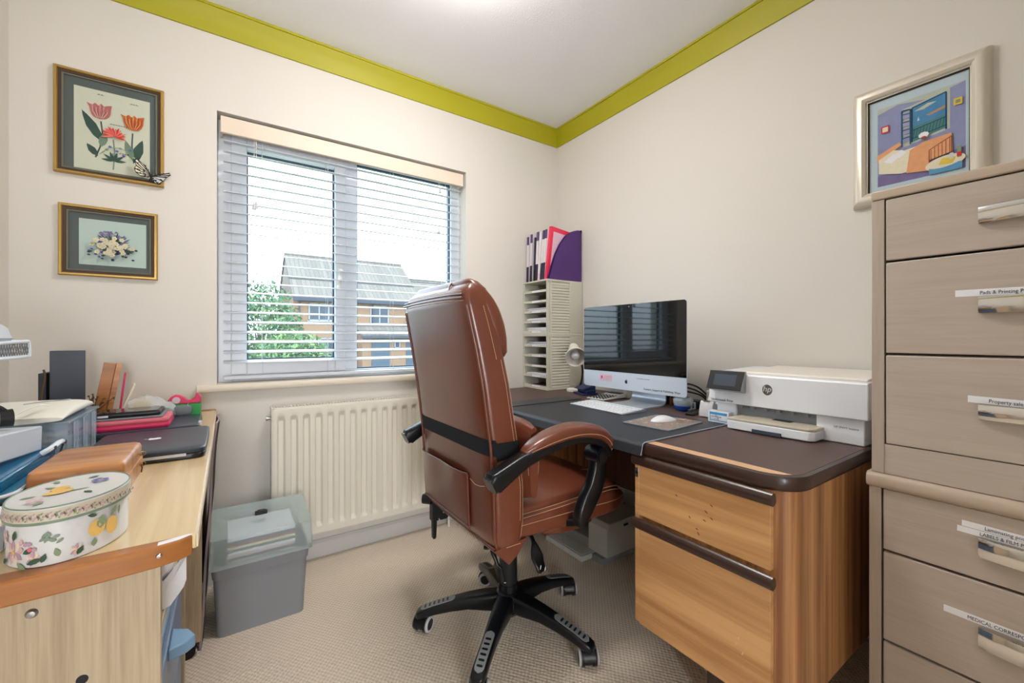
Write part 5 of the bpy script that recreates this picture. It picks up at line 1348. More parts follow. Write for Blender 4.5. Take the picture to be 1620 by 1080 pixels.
b = nb(); stitch(b, spline([Vector((x, BY-seat_hw(x)-.001, seat_bot(x)+.050+.012*math.sin((x-.66)*5))) for x in sx[2:-2]], 3))
for dz, dw in ((.000, .0045), (.009, .010)): stitch(b, spline([Vector((x, BY-seat_hw(x)+dw, seat_top(x)-.016+dz+.004)) for x in sx[2:-2]], 3))
for sg in (-1, 1):
    stitch(b, spline([Vector((x, BY+sg*.125, seat_top(x)+.0225)) for x in (.78, .85, .95, 1.05, 1.1)], 4))
obj('stitching', b, 'thread', sp_, smooth=0)
b = nb(); loft(b, [ring((x, BY, .386), Y, Z, w_, h_, 4, 28) for x, w_, h_ in ((.86, .10, .015), (.87, .15, .028), (.93, .17, .034), (1.02, .175, .036), (1.09, .165, .032), (1.11, .13, .018))]); obj('footrest', b, 'leather', ch, smooth=60, subsurf=1, label='folded leather footrest under the seat')
# leather flap at the rear corner
b = nb(); loft(b, [[Vector((x, BY+y, z)) for x, y, z in ((.618, yy, .43), (.668, yy, .378), (.700, yy, .40), (.73, yy, .44))] for yy in (-.245, -.20, .20, .245)], True); obj('lower_flap', b, 'leather', ch, smooth=30)

# ---- arms
def arm(sg, name):
    cy = BY+sg*.312        # centre line of the arm
    path = spline([(.560, cy, .648), (.60, cy, .668), (.67, cy, .700), (.75, cy, .722), (.84, cy, .732), (.92, cy, .722), (.968, cy, .698), (.992, cy, .668)], 5)
    n = len(path); b = nb(); rg = []
    for i, p_ in enumerate(path):
        f = i/(n-1); d_ = (path[min(i+1, n-1)]-path[max(i-1, 0)]).normalized(); v_ = Vector((-d_.z, 0, d_.x)); hh = .031-.018*min(1, f/.45) if f < .45 else .013
        hh = hh*(1 if .03 < f < .98 else .7); ww = .024 if f < .3 else .027
        rg.append(ring(p_-v_*(.004), Y, v_, ww, hh, 4, 24))
    loft(b, rg); ar = obj('arm_frame', b, 'satin_black', ch, smooth=50)
    pad = [p_ for p_ in path if p_.x > .655]; m = len(pad); b = nb(); rg = []
    for i, p_ in enumerate(pad):
        f = i/(m-1); d_ = (pad[min(i+1, m-1)]-pad[max(i-1, 0)]).normalized(); v_ = Vector((-d_.z, 0, d_.x)); e = max(.35, math.sin(PI*min(.985, max(.02, f)))**.35)
        rg.append(ring(p_+v_*(.006+.017*e), Y, v_, .040*e, .022*e, 3, 28))
    loft(b, rg); pd = obj('arm_pad', b, 'leather', ar, smooth=60, subsurf=1, label='padded leather arm top')
    b = nb(); pts = []
    for i, p_ in enumerate(pad):
        f = i/(m-1); d_ = (pad[min(i+1, m-1)]-pad[max(i-1, 0)]).normalized(); v_ = Vector((-d_.z, 0, d_.x)); e = max(.35, math.sin(PI*min(.985, max(.02, f)))**.35); pts.append(p_+v_*(.006+.011*e)+Y*(sg*(.040*e+.0002)))
    stitch(b, pts); obj('stitching', b, 'thread', pd, smooth=0)
    # upright
    jp = Vector((.948, cy, .668)); b = nb()
    cyl(b, jp+Y*(-.028), jp+Y*.028, .025, seg=28); cyl(b, jp+Y*(sg*.029-.004), jp+Y*(sg*.029+.004), .020, seg=28)
    pa = spline([(.952, cy, .662), (.952, cy, .62), (.938, cy, .57), (.910, cy, .53), (.888, cy-sg*.0, .492), (.892, cy-sg*.006, .462)], 5); rg = []
    for i, p_ in enumerate(pa):
        f = i/(len(pa)-1); d_ = (pa[min(i+1, len(pa)-1)]-pa[max(i-1, 0)]).normalized(); v_ = Vector((-d_.z, 0, d_.x)); rg.append(ring(p_, Y, v_, .019, .021+.012*math.sin(PI*f)-.004*f, 4, 20))
    loft(b, rg); cyl(b, (.892, cy, .472), (.892, BY+sg*.2, .43), .014)
    obj('arm_post', b, 'satin_black', ch, smooth=50)
arm(-1, 'right'); arm(1, 'left')

# ================================================================ FILE BOX with frosted lid, on the carpet
fb = thing('file_storage_box', 'grey plastic file box with frosted see-through lid on the carpet by the radiator', 'file box', (.10, 1.86, 0))
def rrx(x0, x1, y0, y1, r, z, n=4):
    P = []
    for cx, cy, a0 in ((x1-r, y1-r, 0), (x0+r, y1-r, PI/2), (x0+r, y0+r, PI), (x1-r, y0+r, 1.5*PI)):
        P += [Vector((cx+r*math.cos(a0+i*PI/2/n), cy+r*math.sin(a0+i*PI/2/n), z)) for i in range(n+1)]
    return P
b = nb(); FX0, FX1, FY0_, FY1_ = -.044, .252, 1.735, 1.955
loft(b, [rrx(FX0+.012, FX1-.014, FY0_+.012, FY1_-.012, .02, 0), rrx(FX0+.002, FX1-.004, FY0_+.002, FY1_-.002, .02, .205), rrx(FX0-.001, FX1, FY0_-.002, FY1_+.002, .02, .207), rrx(FX0-.004, FX1+.004, FY0_-.008, FY1_+.006, .02, .252), rrx(FX0+.002, FX1-.004, FY0_, FY1_, .018, .252), rrx(FX0+.016, FX1-.018, FY0_+.016, FY1_-.016, .016, .02)], True)
obj('box_body', b, 'grey_plastic', fb, smooth=35)
b = nb(); L0, L1, M0, M1 = FX0-.008, FX1+.012, FY0_-.016, FY1_+.010
outer = [rrx(L0, L1, M0, M1, .008, .245), rrx(L0+.002, L1-.002, M0+.003, M1-.002, .008, .335), rrx(L0+.003, L1-.003, M0+.008, M1-.002, .008, .342), rrx(L0+.006, L1-.006, M0+.10, M1-.003, .008, .372), rrx(L0+.02, L1-.02, M0+.13, M1-.01, .008, .373)]
outer = [rrx(L0, L1, M0, M1, .008, .245), rrx(L0+.002, L1-.002, M0+.003, M1-.002, .008, .34)]
R_o = [addv(b, r_) for r_ in outer]; n = len(R_o[0])
topr = [Vector((p_.x*.99+.001, p_.y, .345+.028*(p_.y-M0)/(M1-M0))) for p_ in outer[1]]; T_ = addv(b, topr)
for a_, c_ in ((R_o[0], R_o[1]), (R_o[1], T_)):
    for i in range(n): b.faces.new((a_[i], a_[(i+1) % n], c_[(i+1) % n], c_[i]))
b.faces.new(T_)
lid = obj('lid', b, 'teal_frost', fb, smooth=30, label='frosted pale teal lid')
b = nb(); box(b, .085, .125, 1.845, 1.865, .360, .372); box(b, .092, .118, 1.838, 1.856, .370, .378); obj('lid_catch', b, 'black_plastic', fb, bevel=.002)
b = nb(); box(b, FX1+.000, FX1+.010, FY0_-.006, FY0_+.014, .240, .252); obj('side_catch', b, 'black_plastic', fb, bevel=.001)
rn = random.Random(6)
tag(obj('cardboard_file', box(nb(), -.006, .212, 1.765, 1.93, .0215, .2445), 'petal_cream', bevel=.002), 'cardboard file filling the lower half of the grey file box', 'box file')
cols = [('cream_paper', 'cream'), ('spine_dark', 'dark blue'), ('petal_pink', 'dusty pink'), ('paper', 'white'), ('cloth_grey', 'grey'), ('cream_paper', 'cream'), ('art_brown', 'brown'), ('spine_purple', 'purple'), ('paper', 'white')]
pos = ['lowest of the stack', 'second from the bottom of the stack', 'third from the bottom of the stack', 'fourth from the bottom of the stack', 'in the middle of the stack', 'fourth from the top of the stack', 'third from the top of the stack', 'second from the top of the stack', 'topmost of the stack']
zf = .2455
for i, (c_, nm) in enumerate(cols):
    dx_ = rn.uniform(0, .006); f_ = nb(); th_ = .0092
    box(f_, -.002+dx_, .206+dx_, 1.742+rn.uniform(0, .006), 1.93, zf, zf+th_); zf += th_+.0004
    tag(obj('file_folder', f_, c_, smooth=0), nm+' folder lying in the frosted file box, '+pos[i], 'folder', 'folders inside the file box')

# ================================================================ LEFT DESK
LZ_ = .73; LX1 = -.040
ld = thing('desk', 'pale oak computer desk along the left wall with an orange wood front strip', 'desk', (-.33, 1.45, 0))
b = nb(); box(b, XL+.002, LX1, .802, 2.118, LZ_-.022, LZ_); dt = obj('desk_top', b, 'oak_beech', ld, bevel=.0015)
b = nb(); pts = [(XL+.002, .760), (-.24, .771), (-.14, .776), (-.085, .782), (-.060, .790), (-.043, .803), (-.06, .806), (XL+.002, .806)]
prism(b, [(x, y, LZ_-.031) for x, y in pts], (0, 0, .0312)); es = obj('edge_strip', b, 'strip_orange', dt, bevel=.003, label='orange-brown wooden end strip')
b = nb(); prism(b, [(-.084, .786, LZ_+.0002), (-.060, .7915, LZ_+.0002), (-.044, .803, LZ_+.0002), (-.05, .806, LZ_+.0002), (-.084, .797, LZ_+.0002)], (0, 0, .0005)); obj('tape_patch', b, 'paper', es, smooth=0)
b = nb(); prism(b, [(x, y, LZ_-.022) for x, y in ((-.12, 2.118), (LX1, 2.118), (LX1, 2.13), (-.05, 2.136), (-.12, 2.138))], (0, 0, .026)); obj('edge_strip', b, 'strip_orange', dt, bevel=.003)
b = nb(); box(b, LX1, LX1+.0022, .804, 2.118, LZ_-.021, LZ_-.0005); obj('edge_tape', b, 'petal_cream', dt, smooth=0, label='pale edging tape')
b = nb(); box(b, XL+.002, -.083, .812, .828, .03, LZ_-.022); ep = obj('end_panel', b, 'oak_panel', ld, bevel=.001)
b = nb(); lathe(b, (-.082, .7818, .7165), [(.0, .0022), (.0025, .002), (.0036, .0)], 16, M=Matrix.Rotation(PI/2, 4, 'X')); obj('screw', b, 'steel', es)
b = nb(); lathe(b, (-.214, .812, .6665), [(.0, .004), (.004, .0035), (.0065, .0)], 16, M=Matrix.Rotation(PI/2, 4, 'X')); obj('screw', b, 'steel', ep)
b = nb(); lathe(b, (-.1666, .812, .5577), [(.0, .0008), (.006, .0006), (.0065, .0)], 16, M=Matrix.Rotation(PI/2, 4, 'X')); obj('panel_hole', b, 'ink', ep)
b = nb(); box(b, XL+.002, -.083, 1.232, 1.248, .03, LZ_-.022); obj('divider_panel', b, 'oak_panel', ld, bevel=.001)
b = nb(); box(b, XL+.002, -.086, .828, 1.232, .565, .581); obj('shelf', b, 'oak_beech', ld, bevel=.001)
b = nb(); box(b, XL+.002, -.086, .828, 1.232, .03, .046); obj('shelf', b, 'oak_beech', ld, bevel=.001)
b = nb(); box(b, XL+.002, XL+.018, .828, 1.232, .046, .708); obj('back_panel', b, 'oak_panel', ld)
b = nb(); box(b, XL+.002, -.070, 1.69, 1.706, .045, LZ_-.022); obj('end_panel', b, 'oak_panel', ld, bevel=.001)
b = nb(); box(b, XL+.002, -.070, 2.09, 2.106, .045, LZ_-.022); obj('end_panel', b, 'oak_panel', ld, bevel=.001)
for yy in (1.70, 2.095):
    b = nb(); cyl(b, (-.108, yy-.012, .022), (-.108, yy+.012, .022), .022, seg=24); box(b, -.125, -.09, yy-.008, yy+.008, .03, .046); obj('castor', b, 'black_plastic', ld, smooth=30)
for yy in (.82, 1.24):
    b = nb(); cyl(b, (-.12, yy-.01, .015), (-.12, yy+.01, .015), .015, seg=24); box(b, -.13, -.11, yy-.006, yy+.006, .02, .032); obj('castor', b, 'black_plastic', ld, smooth=30)
# translucent drawer tower in the recess
dr_ = thing('drawer_tower', 'smoky blue translucent plastic drawer tower in the recess under the left desk', 'drawers', (-.27, 1.03, .047))
b = nb(); box(b, -.46, -.096, .835, 1.225, .0475, .49); obj('drawer_shell', b, 'blue_drawer', dr_, bevel=.004)
for z0_, z1_ in ((.335, .480), (.20, .325), (.055, .19)):
    b = nb(); box(b, -.098, -.088, .845, 1.215, z0_, z1_); d_ = obj('drawer', b, 'blue_drawer', dr_, bevel=.003)
    b = nb(); ym = .99; prism(b, [(-.088, ym-.035, z1_-.004), (-.062, ym-.02, z1_-.006), (-.050, ym, z1_-.010), (-.062, ym+.022, z1_-.006), (-.088, ym+.035, z1_-.004)], (0, 0, -.022)); obj('handle', b, 'handle_blue', d_, bevel=.003, label='light blue scoop handle')
# crumpled papers on the shelf under the top
for k, (pts_, lb) in enumerate(((((-.11, .84, .62), (-.095, .85, .695), (-.070, .875, .700), (-.056, .885, .675), (-.075, .89, .65), (-.095, .90, .61)), 'crumpled white sheet poking out just under the left desk top'), (((-.12, .84, .590), (-.11, .84, .652), (-.085, .87, .640), (-.050, .95, .668), (-.060, .92, .610), (-.080, .90, .5825)), 'torn white paper hanging out over the shelf under the left desk'))):
    b = nb(); P_ = [Vector(p_) for p_ in pts_]; cen = sum(P_, Vector())/len(P_)+Vector((.006, 0, .004)); vs = addv(b, P_); vc = b.verts.new(cen)
    mids = addv(b, [P_[i].lerp(P_[(i+1) % len(P_)], .5)+Vector((.006*(-1)**i, .004*(-1)**i, .004)) for i in range(len(P_))])
    for i in range(len(P_)):
        b.faces.new((vs[i], mids[i], vc)); b.faces.new((mids[i], vs[(i+1) % len(P_)], vc))
    o = tag(obj('crumpled_paper', b, 'paper', smooth=0), lb, 'paper', None); sm = o.modifiers.new('solid', 'SOLIDIFY'); sm.thickness = .0006
b = nb(); box(b, -.20, -.092, .86, .885, .582, .602); box(b, -.20, -.094, .86, .885, .606, .618); tag(obj('black_gadget', b, 'black_plastic', bevel=.002), 'small ribbed black gadget on the shelf below the papers', 'gadget')
# tall brown cloth folder leaning at the far end of the desk
bg_ = thing('portfolio_bag', 'brown cloth portfolio bag with pale lining hung against the side of the left desk', 'bag', (-.03, 1.9, 0))
b = nb(); rows_o, rows_i = [], []
for j in range(15):
    v = j/14; y0b = 1.74+.30*v**1.3*.6; row = []; z = .004+.716*v
    for i in range(13):
        u = i/12; y = (1.715+.14*v)+(2.084-(1.715+.14*v))*u
        x = -.072+.044*v**1.3+.003*math.sin(u*7+v*5)+.002*math.sin(v*13)
        row.append(Vector((x, y, z)))
    rows_o.append(row)
A_ = [addv(b, r_) for r_ in rows_o]; B_ = [addv(b, [p_+Vector((-.007, .003, 0)) for p_ in r_]) for r_ in rows_o]
for j in range(14):
    for i in range(12):
        f = b.faces.new((A_[j][i], A_[j][i+1], A_[j+1][i+1], A_[j+1][i])); f.material_index = 0
        f = b.faces.new((B_[j][i], B_[j+1][i], B_[j+1][i+1], B_[j][i+1])); f.material_index = 0
for j in range(14):
    b.faces.new((A_[j][0], A_[j+1][0], B_[j+1][0], B_[j][0])).material_index = 1; b.faces.new((A_[j][12], B_[j][12], B_[j+1][12], A_[j+1][12]))
for i in range(12): b.faces.new((A_[14][i], A_[14][i+1], B_[14][i+1], B_[14][i])).material_index = 1; b.faces.new((A_[0][i], B_[0][i], B_[0][i+1], A_[0][i+1]))
obj('bag_panel', b, ['brown_cloth', 'cloth_lining'], bg_, smooth=50)
b = nb(); box(b, -.110, -.086, 1.735, 2.08, .03, .69); obj('inner_sleeve', b, 'brown_cloth', bg_, bevel=.004, label='dark brown inner sleeve')

# ---- things on the left desk
T = LZ_+.0005
# black laptop nearest, with white fruit mark
def laptop(name, label, x0, x1, y0, y1, z, rot, m_top, group=None):
    t = thing(name, label, 'laptop', ((x0+x1)/2, (y0+y1)/2, z), rot); cx, cy = (x0+x1)/2, (y0+y1)/2; hx, hy = (x1-x0)/2, (y1-y0)/2; M_ = W(t)
    b = nb(); loft(b, [[M_ @ p_ for p_ in ring((0, 0, zz), X, Y, hx-e, hy-e, 14, 48)] for zz, e in ((0, .006), (.002, .001), (.012, 0), (.0135, .001))]); obj('laptop_base', b, 'laptop_side', t, smooth=40)
    b = nb(); loft(b, [[M_ @ p_ for p_ in ring((0, 0, zz), X, Y, hx-e, hy-e, 14, 48)] for zz, e in ((.0145, .001), (.016, 0), (.024, .0), (.0262, .0025))]); return t, obj('laptop_lid', b, m_top, t, smooth=40), M_, hx, hy
lt, lid_, M_, hx, hy = laptop('laptop', 'closed black laptop with white fruit emblem, nearest the desk edge', -.285, -.046, 1.302, 1.618, T, math.radians(0), 'laptop_black')
q = Pic(M_ @ Vector((0, 0, .0263)), Vector((0, 1, 0)), Vector((-1, 0, 0)), Z); apple(q, .02, .0, .022, 'paper', 'laptop_black'); q.build('logo', lid_, label='white bitten fruit emblem')
b = nb(); box(b, -.27, -.085, 1.3008, 1.3022, T+.009, T+.0155); obj('side_label', b, 'label_grey', lt, smooth=0, label='pale label along the near side')
lt2, lid2, M2, hx, hy = laptop('laptop', 'larger closed navy-black laptop lying under the pink folders', -.36, -.075, 1.638, 1.872, T, math.radians(0), 'laptop_black')
ZL = T+.0264
b = nb(); box(b, -.078, -.070, 1.68, 1.70, T+.018, T+.03); obj('plastic_tab', b, 'spine_white', lt2)
def slab(name, label, cat, x0, x1, y0, y1, z0, z1, m, rot=0, r=.006, group=None, part='cover'):
    t = thing(name, label, cat, ((x0+x1)/2, (y0+y1)/2, z0), rot, group); M_ = W(t); hx, hy = (x1-x0)/2, (y1-y0)/2
    b = nb(); loft(b, [[M_ @ p_ for p_ in ring((0, 0, zz), X, Y, hx-e, hy-e, 16, 40)] for zz, e in ((0, r*.4), ((z1-z0)*.3, 0), ((z1-z0)*.7, 0), (z1-z0, r*.4))]); o = obj(part, b, m, t, smooth=50); return t, o, M_
slab('zip_case', 'hot pink tablet case lying on the larger laptop, bottom of the pile', 'case', -.36, -.148, 1.655, 1.80, ZL, ZL+.015, 'hot_pink')
slab('zip_case', 'salmon pink tablet case on top of the hot pink one', 'case', -.35, -.150, 1.658, 1.80, ZL+.0155, ZL+.0285, 'soft_pink')
tb_, o_, M_ = slab('tablet', 'thin grey tablet between the pink case and the black device', 'tablet', -.335, -.165, 1.672, 1.80, ZL+.029, ZL+.0335, 'mesh_grey')
dv, o_, M_ = slab('media_player', 'black boxy device with white label on top of the pink pile', 'device', -.325, -.172, 1.690, 1.80, ZL+.034, ZL+.048, 'laptop_side')
b = nb(); box(b, -.315, -.292, 1.6885, 1.6903, ZL+.037, ZL+.043); obj('side_label', b, 'paper', dv, smooth=0)
b = nb(); box(b, -.315, -.180, 1.698, 1.79, ZL+.048, ZL+.049); obj('screen', b, 'screen_black', dv, smooth=0)
# green box, pink tape dispenser, plastic bag
gb = thing('green_box', 'small green carton with rubber band on the far end of the left desk', 'box', (-.115, 1.885, ZL))
b = nb(); box(b, -.185, -.082, 1.885, 1.965, T, T+.062); obj('carton', b, 'green_box', gb, bevel=.001)
b = nb(); tube(b, [(-.120, 1.8838, T), (-.118, 1.8838, T+.063), (-.118, 1.966, T+.063)], .0012, 5); obj('rubber_band', b, 'tin_band', gb)
sg_ = thing('sunglasses_case', 'small grey glasses case standing in front of the green box', 'case', (-.15, 1.872, T)); b = nb(); loft(b, [ring((x_, 1.8765, T+.0265+.016), Y, Z, .0065*e, .018*e, 3, 20) for x_, e in ((-.165, .5), (-.16, .9), (-.13, 1), (-.11, .9), (-.105, .5))]); loft(b, [ring((x_, 1.8765, T+.013), Y, Z, .0065, .013, 3, 20) for x_ in (-.16, -.11)]); obj('case_shell', b, 'mesh_grey', sg_, smooth=60)
tp = thing('tape_dispenser', 'hot pink tape dispenser on the green carton', 'tape dispenser', (-.12, 1.92, T+.0625)); zq = T+.0625
pr_ = [(-.175, 0), (-.083, 0), (-.080, .018), (-.090, .034), (-.096, .036), (-.100, .020), (-.112, .010), (-.122, .013), (-.130, .022), (-.142, .030), (-.156, .032), (-.168, .026), (-.176, .014)]
b = nb(); prism(b, [(x_, 1.905, zq+z_) for x_, z_ in pr_], (0, .03, 0)); obj('dispenser_body', b, 'hot_pink', tp, bevel=.002)
b = nb(); cyl(b, (-.152, 1.903, zq+.014), (-.152, 1.937, zq+.014), .0115, seg=24); obj('tape_roll', b, 'pale_pink', tp)
pb_ = thing('plastic_bag', 'crinkled clear plastic bag with a pale green packet beside the pink dispenser', 'bag', (-.21, 1.85, T))
b = nb(); rn = random.Random(8); rg = []
for i in range(10):
    u = i/9; x_ = -.265+.115*u; zc_ = T+.080-.030*u; rz = .030*math.sin(PI*(.12+.76*u))+.006
    rg.append([Vector((x_+rn.uniform(-.003, .003), 1.845+(.030*math.cos(a))*(1+rn.uniform(-.15, .15)), zc_+rz*math.sin(a)*(1+rn.uniform(-.2, .25)))) for a in [j*2*PI/18 for j in range(18)]])
loft(b, rg); obj('bag_film', b, 'poly_bag', pb_, smooth=20)
b = nb(); box(b, -.262, -.215, 1.83, 1.86, T+.062, T+.092, ); obj('packet', b, 'lemon', pb_, bevel=.004, label='pale green packet inside')
b = nb(); box(b, -.27, -.19, 1.885, 1.99, T, T+.05); tag(obj('card_box', b, 'ink', bevel=.002), 'dark low box under the plastic bag, against the wall end', 'box')
# dried seed pods
sd = thing('dried_flower', 'small brown dried flower sprig left of the black device', 'dried flower', (-.355, 1.86, T)); b = nb(); rn = random.Random(12)
for k in range(16):
    e_ = Vector((-.352+rn.gauss(0, .012), 1.87+rn.gauss(0, .010), T+.085+rn.uniform(0, .04))); tube(b, [(-.355, 1.87, T+.03), (-.354+rn.gauss(0, .004), 1.87, T+.06), e_], .0012, 5); tube(b, [e_, e_+Vector((rn.gauss(0, .004), rn.gauss(0, .004), rn.gauss(0, .004)))], [.0035, .0015], 6)
obj('sprig', b, 'dried_brown', sd); b = nb(); lathe(b, (-.355, 1.87, T), [(.018, 0), (.022, .01), (.02, .045), (.017, .046), (.0, .03)], 20); obj('pot', b, 'black_plastic', sd)
# wooden jewellery box with keys
wb = thing('wooden_box', 'polished wooden two-tier box with little keys in its side, behind the floral tin', 'box', (-.225, 1.18, T))
bx0, bx1, by0, by1 = -.298, -.161, 1.083, 1.285
b = nb(); P0 = lambda e, z: [p_ for p_ in ring(((bx0+bx1)/2, (by0+by1)/2, z), X, Y, (bx1-bx0)/2-e, (by1-by0)/2-e, 16, 48)]
loft(b, [P0(.003, T+.030), P0(.002, T+.032), P0(.002, T+.052), P0(.004, T+.058), P0(.009, T+.0612)]); obj('box_lid', b, 'box_wood', wb, smooth=40)
b = nb(); loft(b, [P0(.0, T), P0(.0, T+.0285), P0(.003, T+.0295)]); obj('box_base', b, 'box_wood', wb, smooth=40)
for (yy, zz) in ((1.222, T+.044), (1.218, T+.022)):
    b = nb(); ringp = [Vector((bx1+.006+.0065*math.cos(a)*.7, yy+.0065*math.cos(a)*.6, zz+.0045*math.sin(a))) for a in [i*2*PI/16 for i in range(16)]]; tube(b, ringp, .0007, 5, closed=True); cyl(b, (bx1-.004, yy, zz), (bx1+.003, yy, zz), .0012, seg=8); k_ = obj('key', b, 'brass', wb)
b = nb(); tube(b, [(bx1+.004, 1.218, T+.021), (bx1+.005, 1.219, T+.014), (bx1+.004, 1.217, T+.004)], .0012, 5); obj('key_string', b, 'dried_brown', wb)
# oval floral tin
tn = thing('floral_tin', 'oval white floral tin with lemons painted on its side, on the left desk', 'tin', (-.190, .872, T))
tc_ = Vector((-.190, .876, 0)); ta, tbb = .062, .082; rot_ = math.radians(-8)
ux_, uy_ = Vector((math.cos(rot_), math.sin(rot_), 0)), Vector((-math.sin(rot_), math.cos(rot_), 0))
def tr_(z, e): return ring(tc_+Z*z, ux_, uy_, ta-e, tbb-e, 2.0, 64)
b = nb(); loft(b, [tr_(T, .004), tr_(T+.001, .0028), tr_(T+.058, .0028)]); tbd = obj('tin_body', b, 'tin_white', tn, smooth=40)
b = nb(); loft(b, [tr_(T+.0585, .0025), tr_(T+.0555, .0008), tr_(T+.0565, .0003), tr_(T+.0755, .0003), tr_(T+.0765, .0012), tr_(T+.0762, .004), tr_(T+.0762, .03)], True, mi=0); tl_ = obj('tin_lid', b, 'tin_white', tn, smooth=40)
b = nb(); loft(b, [tr_(T+.0592, .0001), tr_(T+.0592, -.0003), tr_(T+.0742, -.0003), tr_(T+.0742, .0001)], False); obj('lid_band', b, 'tin_band', tl_, smooth=40, label='beige scrollwork band')
b = nb(); loft(b, [tr_(T+.0556, .0005), tr_(T+.0556, -.0006), tr_(T+.0592, -.0006), tr_(T+.0592, .0005)], False); tube(b, tr_(T+.0766, .0012), .0010, 6, closed=True); obj('lid_rim', b, 'tin_green', tl_, smooth=40)
# decoration wrapped on the curved side: shapes mapped to (angle, height)
class Wrap(Pic):
    def __init__(s, e): s.k = 0; s.bm = nb(); s.m = []; s.e = e
    def P(s, x, z):
        a = x; e = s.e+s.k*.00004; return tc_+ux_*((ta-s.e+s.k*.00004+.0002)*math.cos(a))+uy_*((tbb-s.e+s.k*.00004+.0002)*math.sin(a))+Z*(T+z)
    def ell(s, cx, cz, a, b, m, rot=0, seg=14, up=True): Pic.ell(s, cx, cz, a/.07, b, m, 0, seg, up)
    def leaf(s, x, z, L, wd, rot, m, up=True):
        c, q = math.cos(rot), math.sin(rot); s.k += 1; pts = [(0, 0), (L*.25, wd*.42), (L*.55, wd*.5), (L*.85, wd*.22), (L, 0), (L*.85, -wd*.22), (L*.55, -wd*.5), (L*.25, -wd*.42)]
        s.poly([(x+(a*c-b_*q)/.07, z+a*q+b_*c) for a, b_ in pts], m, False)
q = Wrap(.0028)
AA = lambda deg: math.radians(deg)
# camera side runs from about 180 deg (left) over 270 (near) to 340 (right)
for (dg, z_, s_) in ((238, .020, 1.0), (262, .012, .6), (222, .038, .6), (300, .012, .5)):
    for k in range(9): q.leaf(AA(dg), z_, .017*s_, .009*s_, k*2*PI/9+.2, ['petal_pink', 'petal_cream', 'petal_mauve'][k % 3])
    q.ell(AA(dg), z_, .003*s_, .003*s_, 'lemon')
for (dg, z_, r_, L_2) in ((228, .010, 3.6, .018), (245, .008, 5.6, .018), (252, .020, .4, .016), (216, .020, 2.6, .014), (240, .036, 1.3, .014), (270, .006, 1.2, .012), (256, .006, .3, .02), (285, .010, 1.9, .012), (315, .008, 1.5, .012), (205, .012, 2, .015), (300, .005, 1.0, .012)): q.leaf(AA(dg), z_, L_2, .007, r_, 'leaf_green' if dg % 2 else 'leaf_dark')
for k in range(7): q.ell(AA(250+rn.uniform(-6, 16)), .030+rn.uniform(-.008, .006), .0028, .0028, ['petal_mauve', 'soft_pink', 'petal_pink'][k % 3])
for k in range(9): q.leaf(AA(268+k*2.6), .034+.004*math.sin(k*2), .009, .004, .5+k*.4, 'tin_green')
q.ell(AA(318), .033, .0105, .0115, 'lemon'); q.ell(AA(334), .028, .0085, .0125, 'lemon')
q.leaf(AA(321), .030, .018, .012, 1.4, 'leaf_green'); q.leaf(AA(318), .050, .012, .005, 2.8, 'leaf_dark'); q.leaf(AA(332), .040, .016, .006, 1.0, 'leaf_green'); q.leaf(AA(344), .052, .014, .005, 4.6, 'leaf_green')
q.build('painted_flowers', tbd)
q = Wrap(.0003)
for dg in range(180, 362, 7):
    for j in range(5): a_ = j*1.2566; q.ell(AA(dg)+.035*math.cos(a_), .0668+.004*math.sin(a_), .0011, .0011, 'petal_mauve' if (dg//7) % 2 else 'tin_green', seg=6)
    q.leaf(AA(dg+2), .064, .006, .0016, 1.1, 'petal_mauve'); q.leaf(AA(dg+4), .070, .006, .0016, 5.1, 'sepia')
q.build('scroll_pattern', tl_)
q = Pic(tc_+Z*(T+.0766), ux_, uy_, Z)
for (x_, y_, r_, L_2, m_) in ((.0, -.01, .4, .022, 'leaf_green'), (-.02, .01, 2.6, .02, 'leaf_green'), (.01, .03, 1.2, .02, 'leaf_green'), (.02, -.02, 5.6, .016, 'leaf_dark'), (-.03, -.02, 3.5, .016, 'leaf_green'), (.0, .05, .8, .015, 'leaf_dark'), (-.01, -.05, 4.4, .016, 'leaf_green'), (-.03, .04, 2.2, .014, 'leaf_green')): q.leaf(x_, y_, L_2, .007, r_, m_)
q.ell(-.01, -.012, .016, .010, 'lemon', .6); q.ell(-.015, .006, .012, .009, 'lemon', 1.2)
for k in range(7): q.ell(.022+.007*math.cos(k*.9), .028+.007*math.sin(k*.9), .0035, .0035, 'flower_blue' if k % 2 else 'flower_lilac')
for k in range(6): q.ell(-.02+.006*math.cos(k), -.048+.006*math.sin(k), .003, .003, 'petal_pink')
q.build('lid_painting', tl_)
# clear storage box with white pouch on top
sb = thing('storage_box', 'clear plastic storage box with clips, behind the wooden box', 'storage box', (-.41, 1.51, T))
def openbox(x0, x1, y0, y1, z0, z1, th=.002):
    b = nb(); box(b, x0, x1, y0, y1, z0, z0+th)
    box(b, x0, x0+th, y0, y1, z0+th, z1); box(b, x1-th, x1, y0, y1, z0+th, z1); box(b, x0+th, x1-th, y0, y0+th, z0+th, z1); box(b, x0+th, x1-th, y1-th, y1, z0+th, z1); return b
obj('tub', openbox(-.53, -.308, 1.385, 1.645, T, T+.100), 'clear_plastic', sb, smooth=0)
b = nb(); box(b, -.535, -.303, 1.38, 1.65, T+.100, T+.106); 
for yy in (1.42, 1.50, 1.58): box(b, -.3065, -.3035, yy, yy+.035, T+.005, T+.098)
obj('lid', b, 'clear_plastic', sb, bevel=.002)
ct = nb(); rn = random.Random(21)
for k in range(60):
    p_ = Vector((-.42+rn.uniform(-.09, .09), 1.515+rn.uniform(-.11, .11), T+.008+rn.uniform(0, .055))); tube(ct, [p_, p_+Vector((rn.uniform(-.02, .02), rn.uniform(-.03, .03), rn.uniform(0, .008)))], .003, 5)
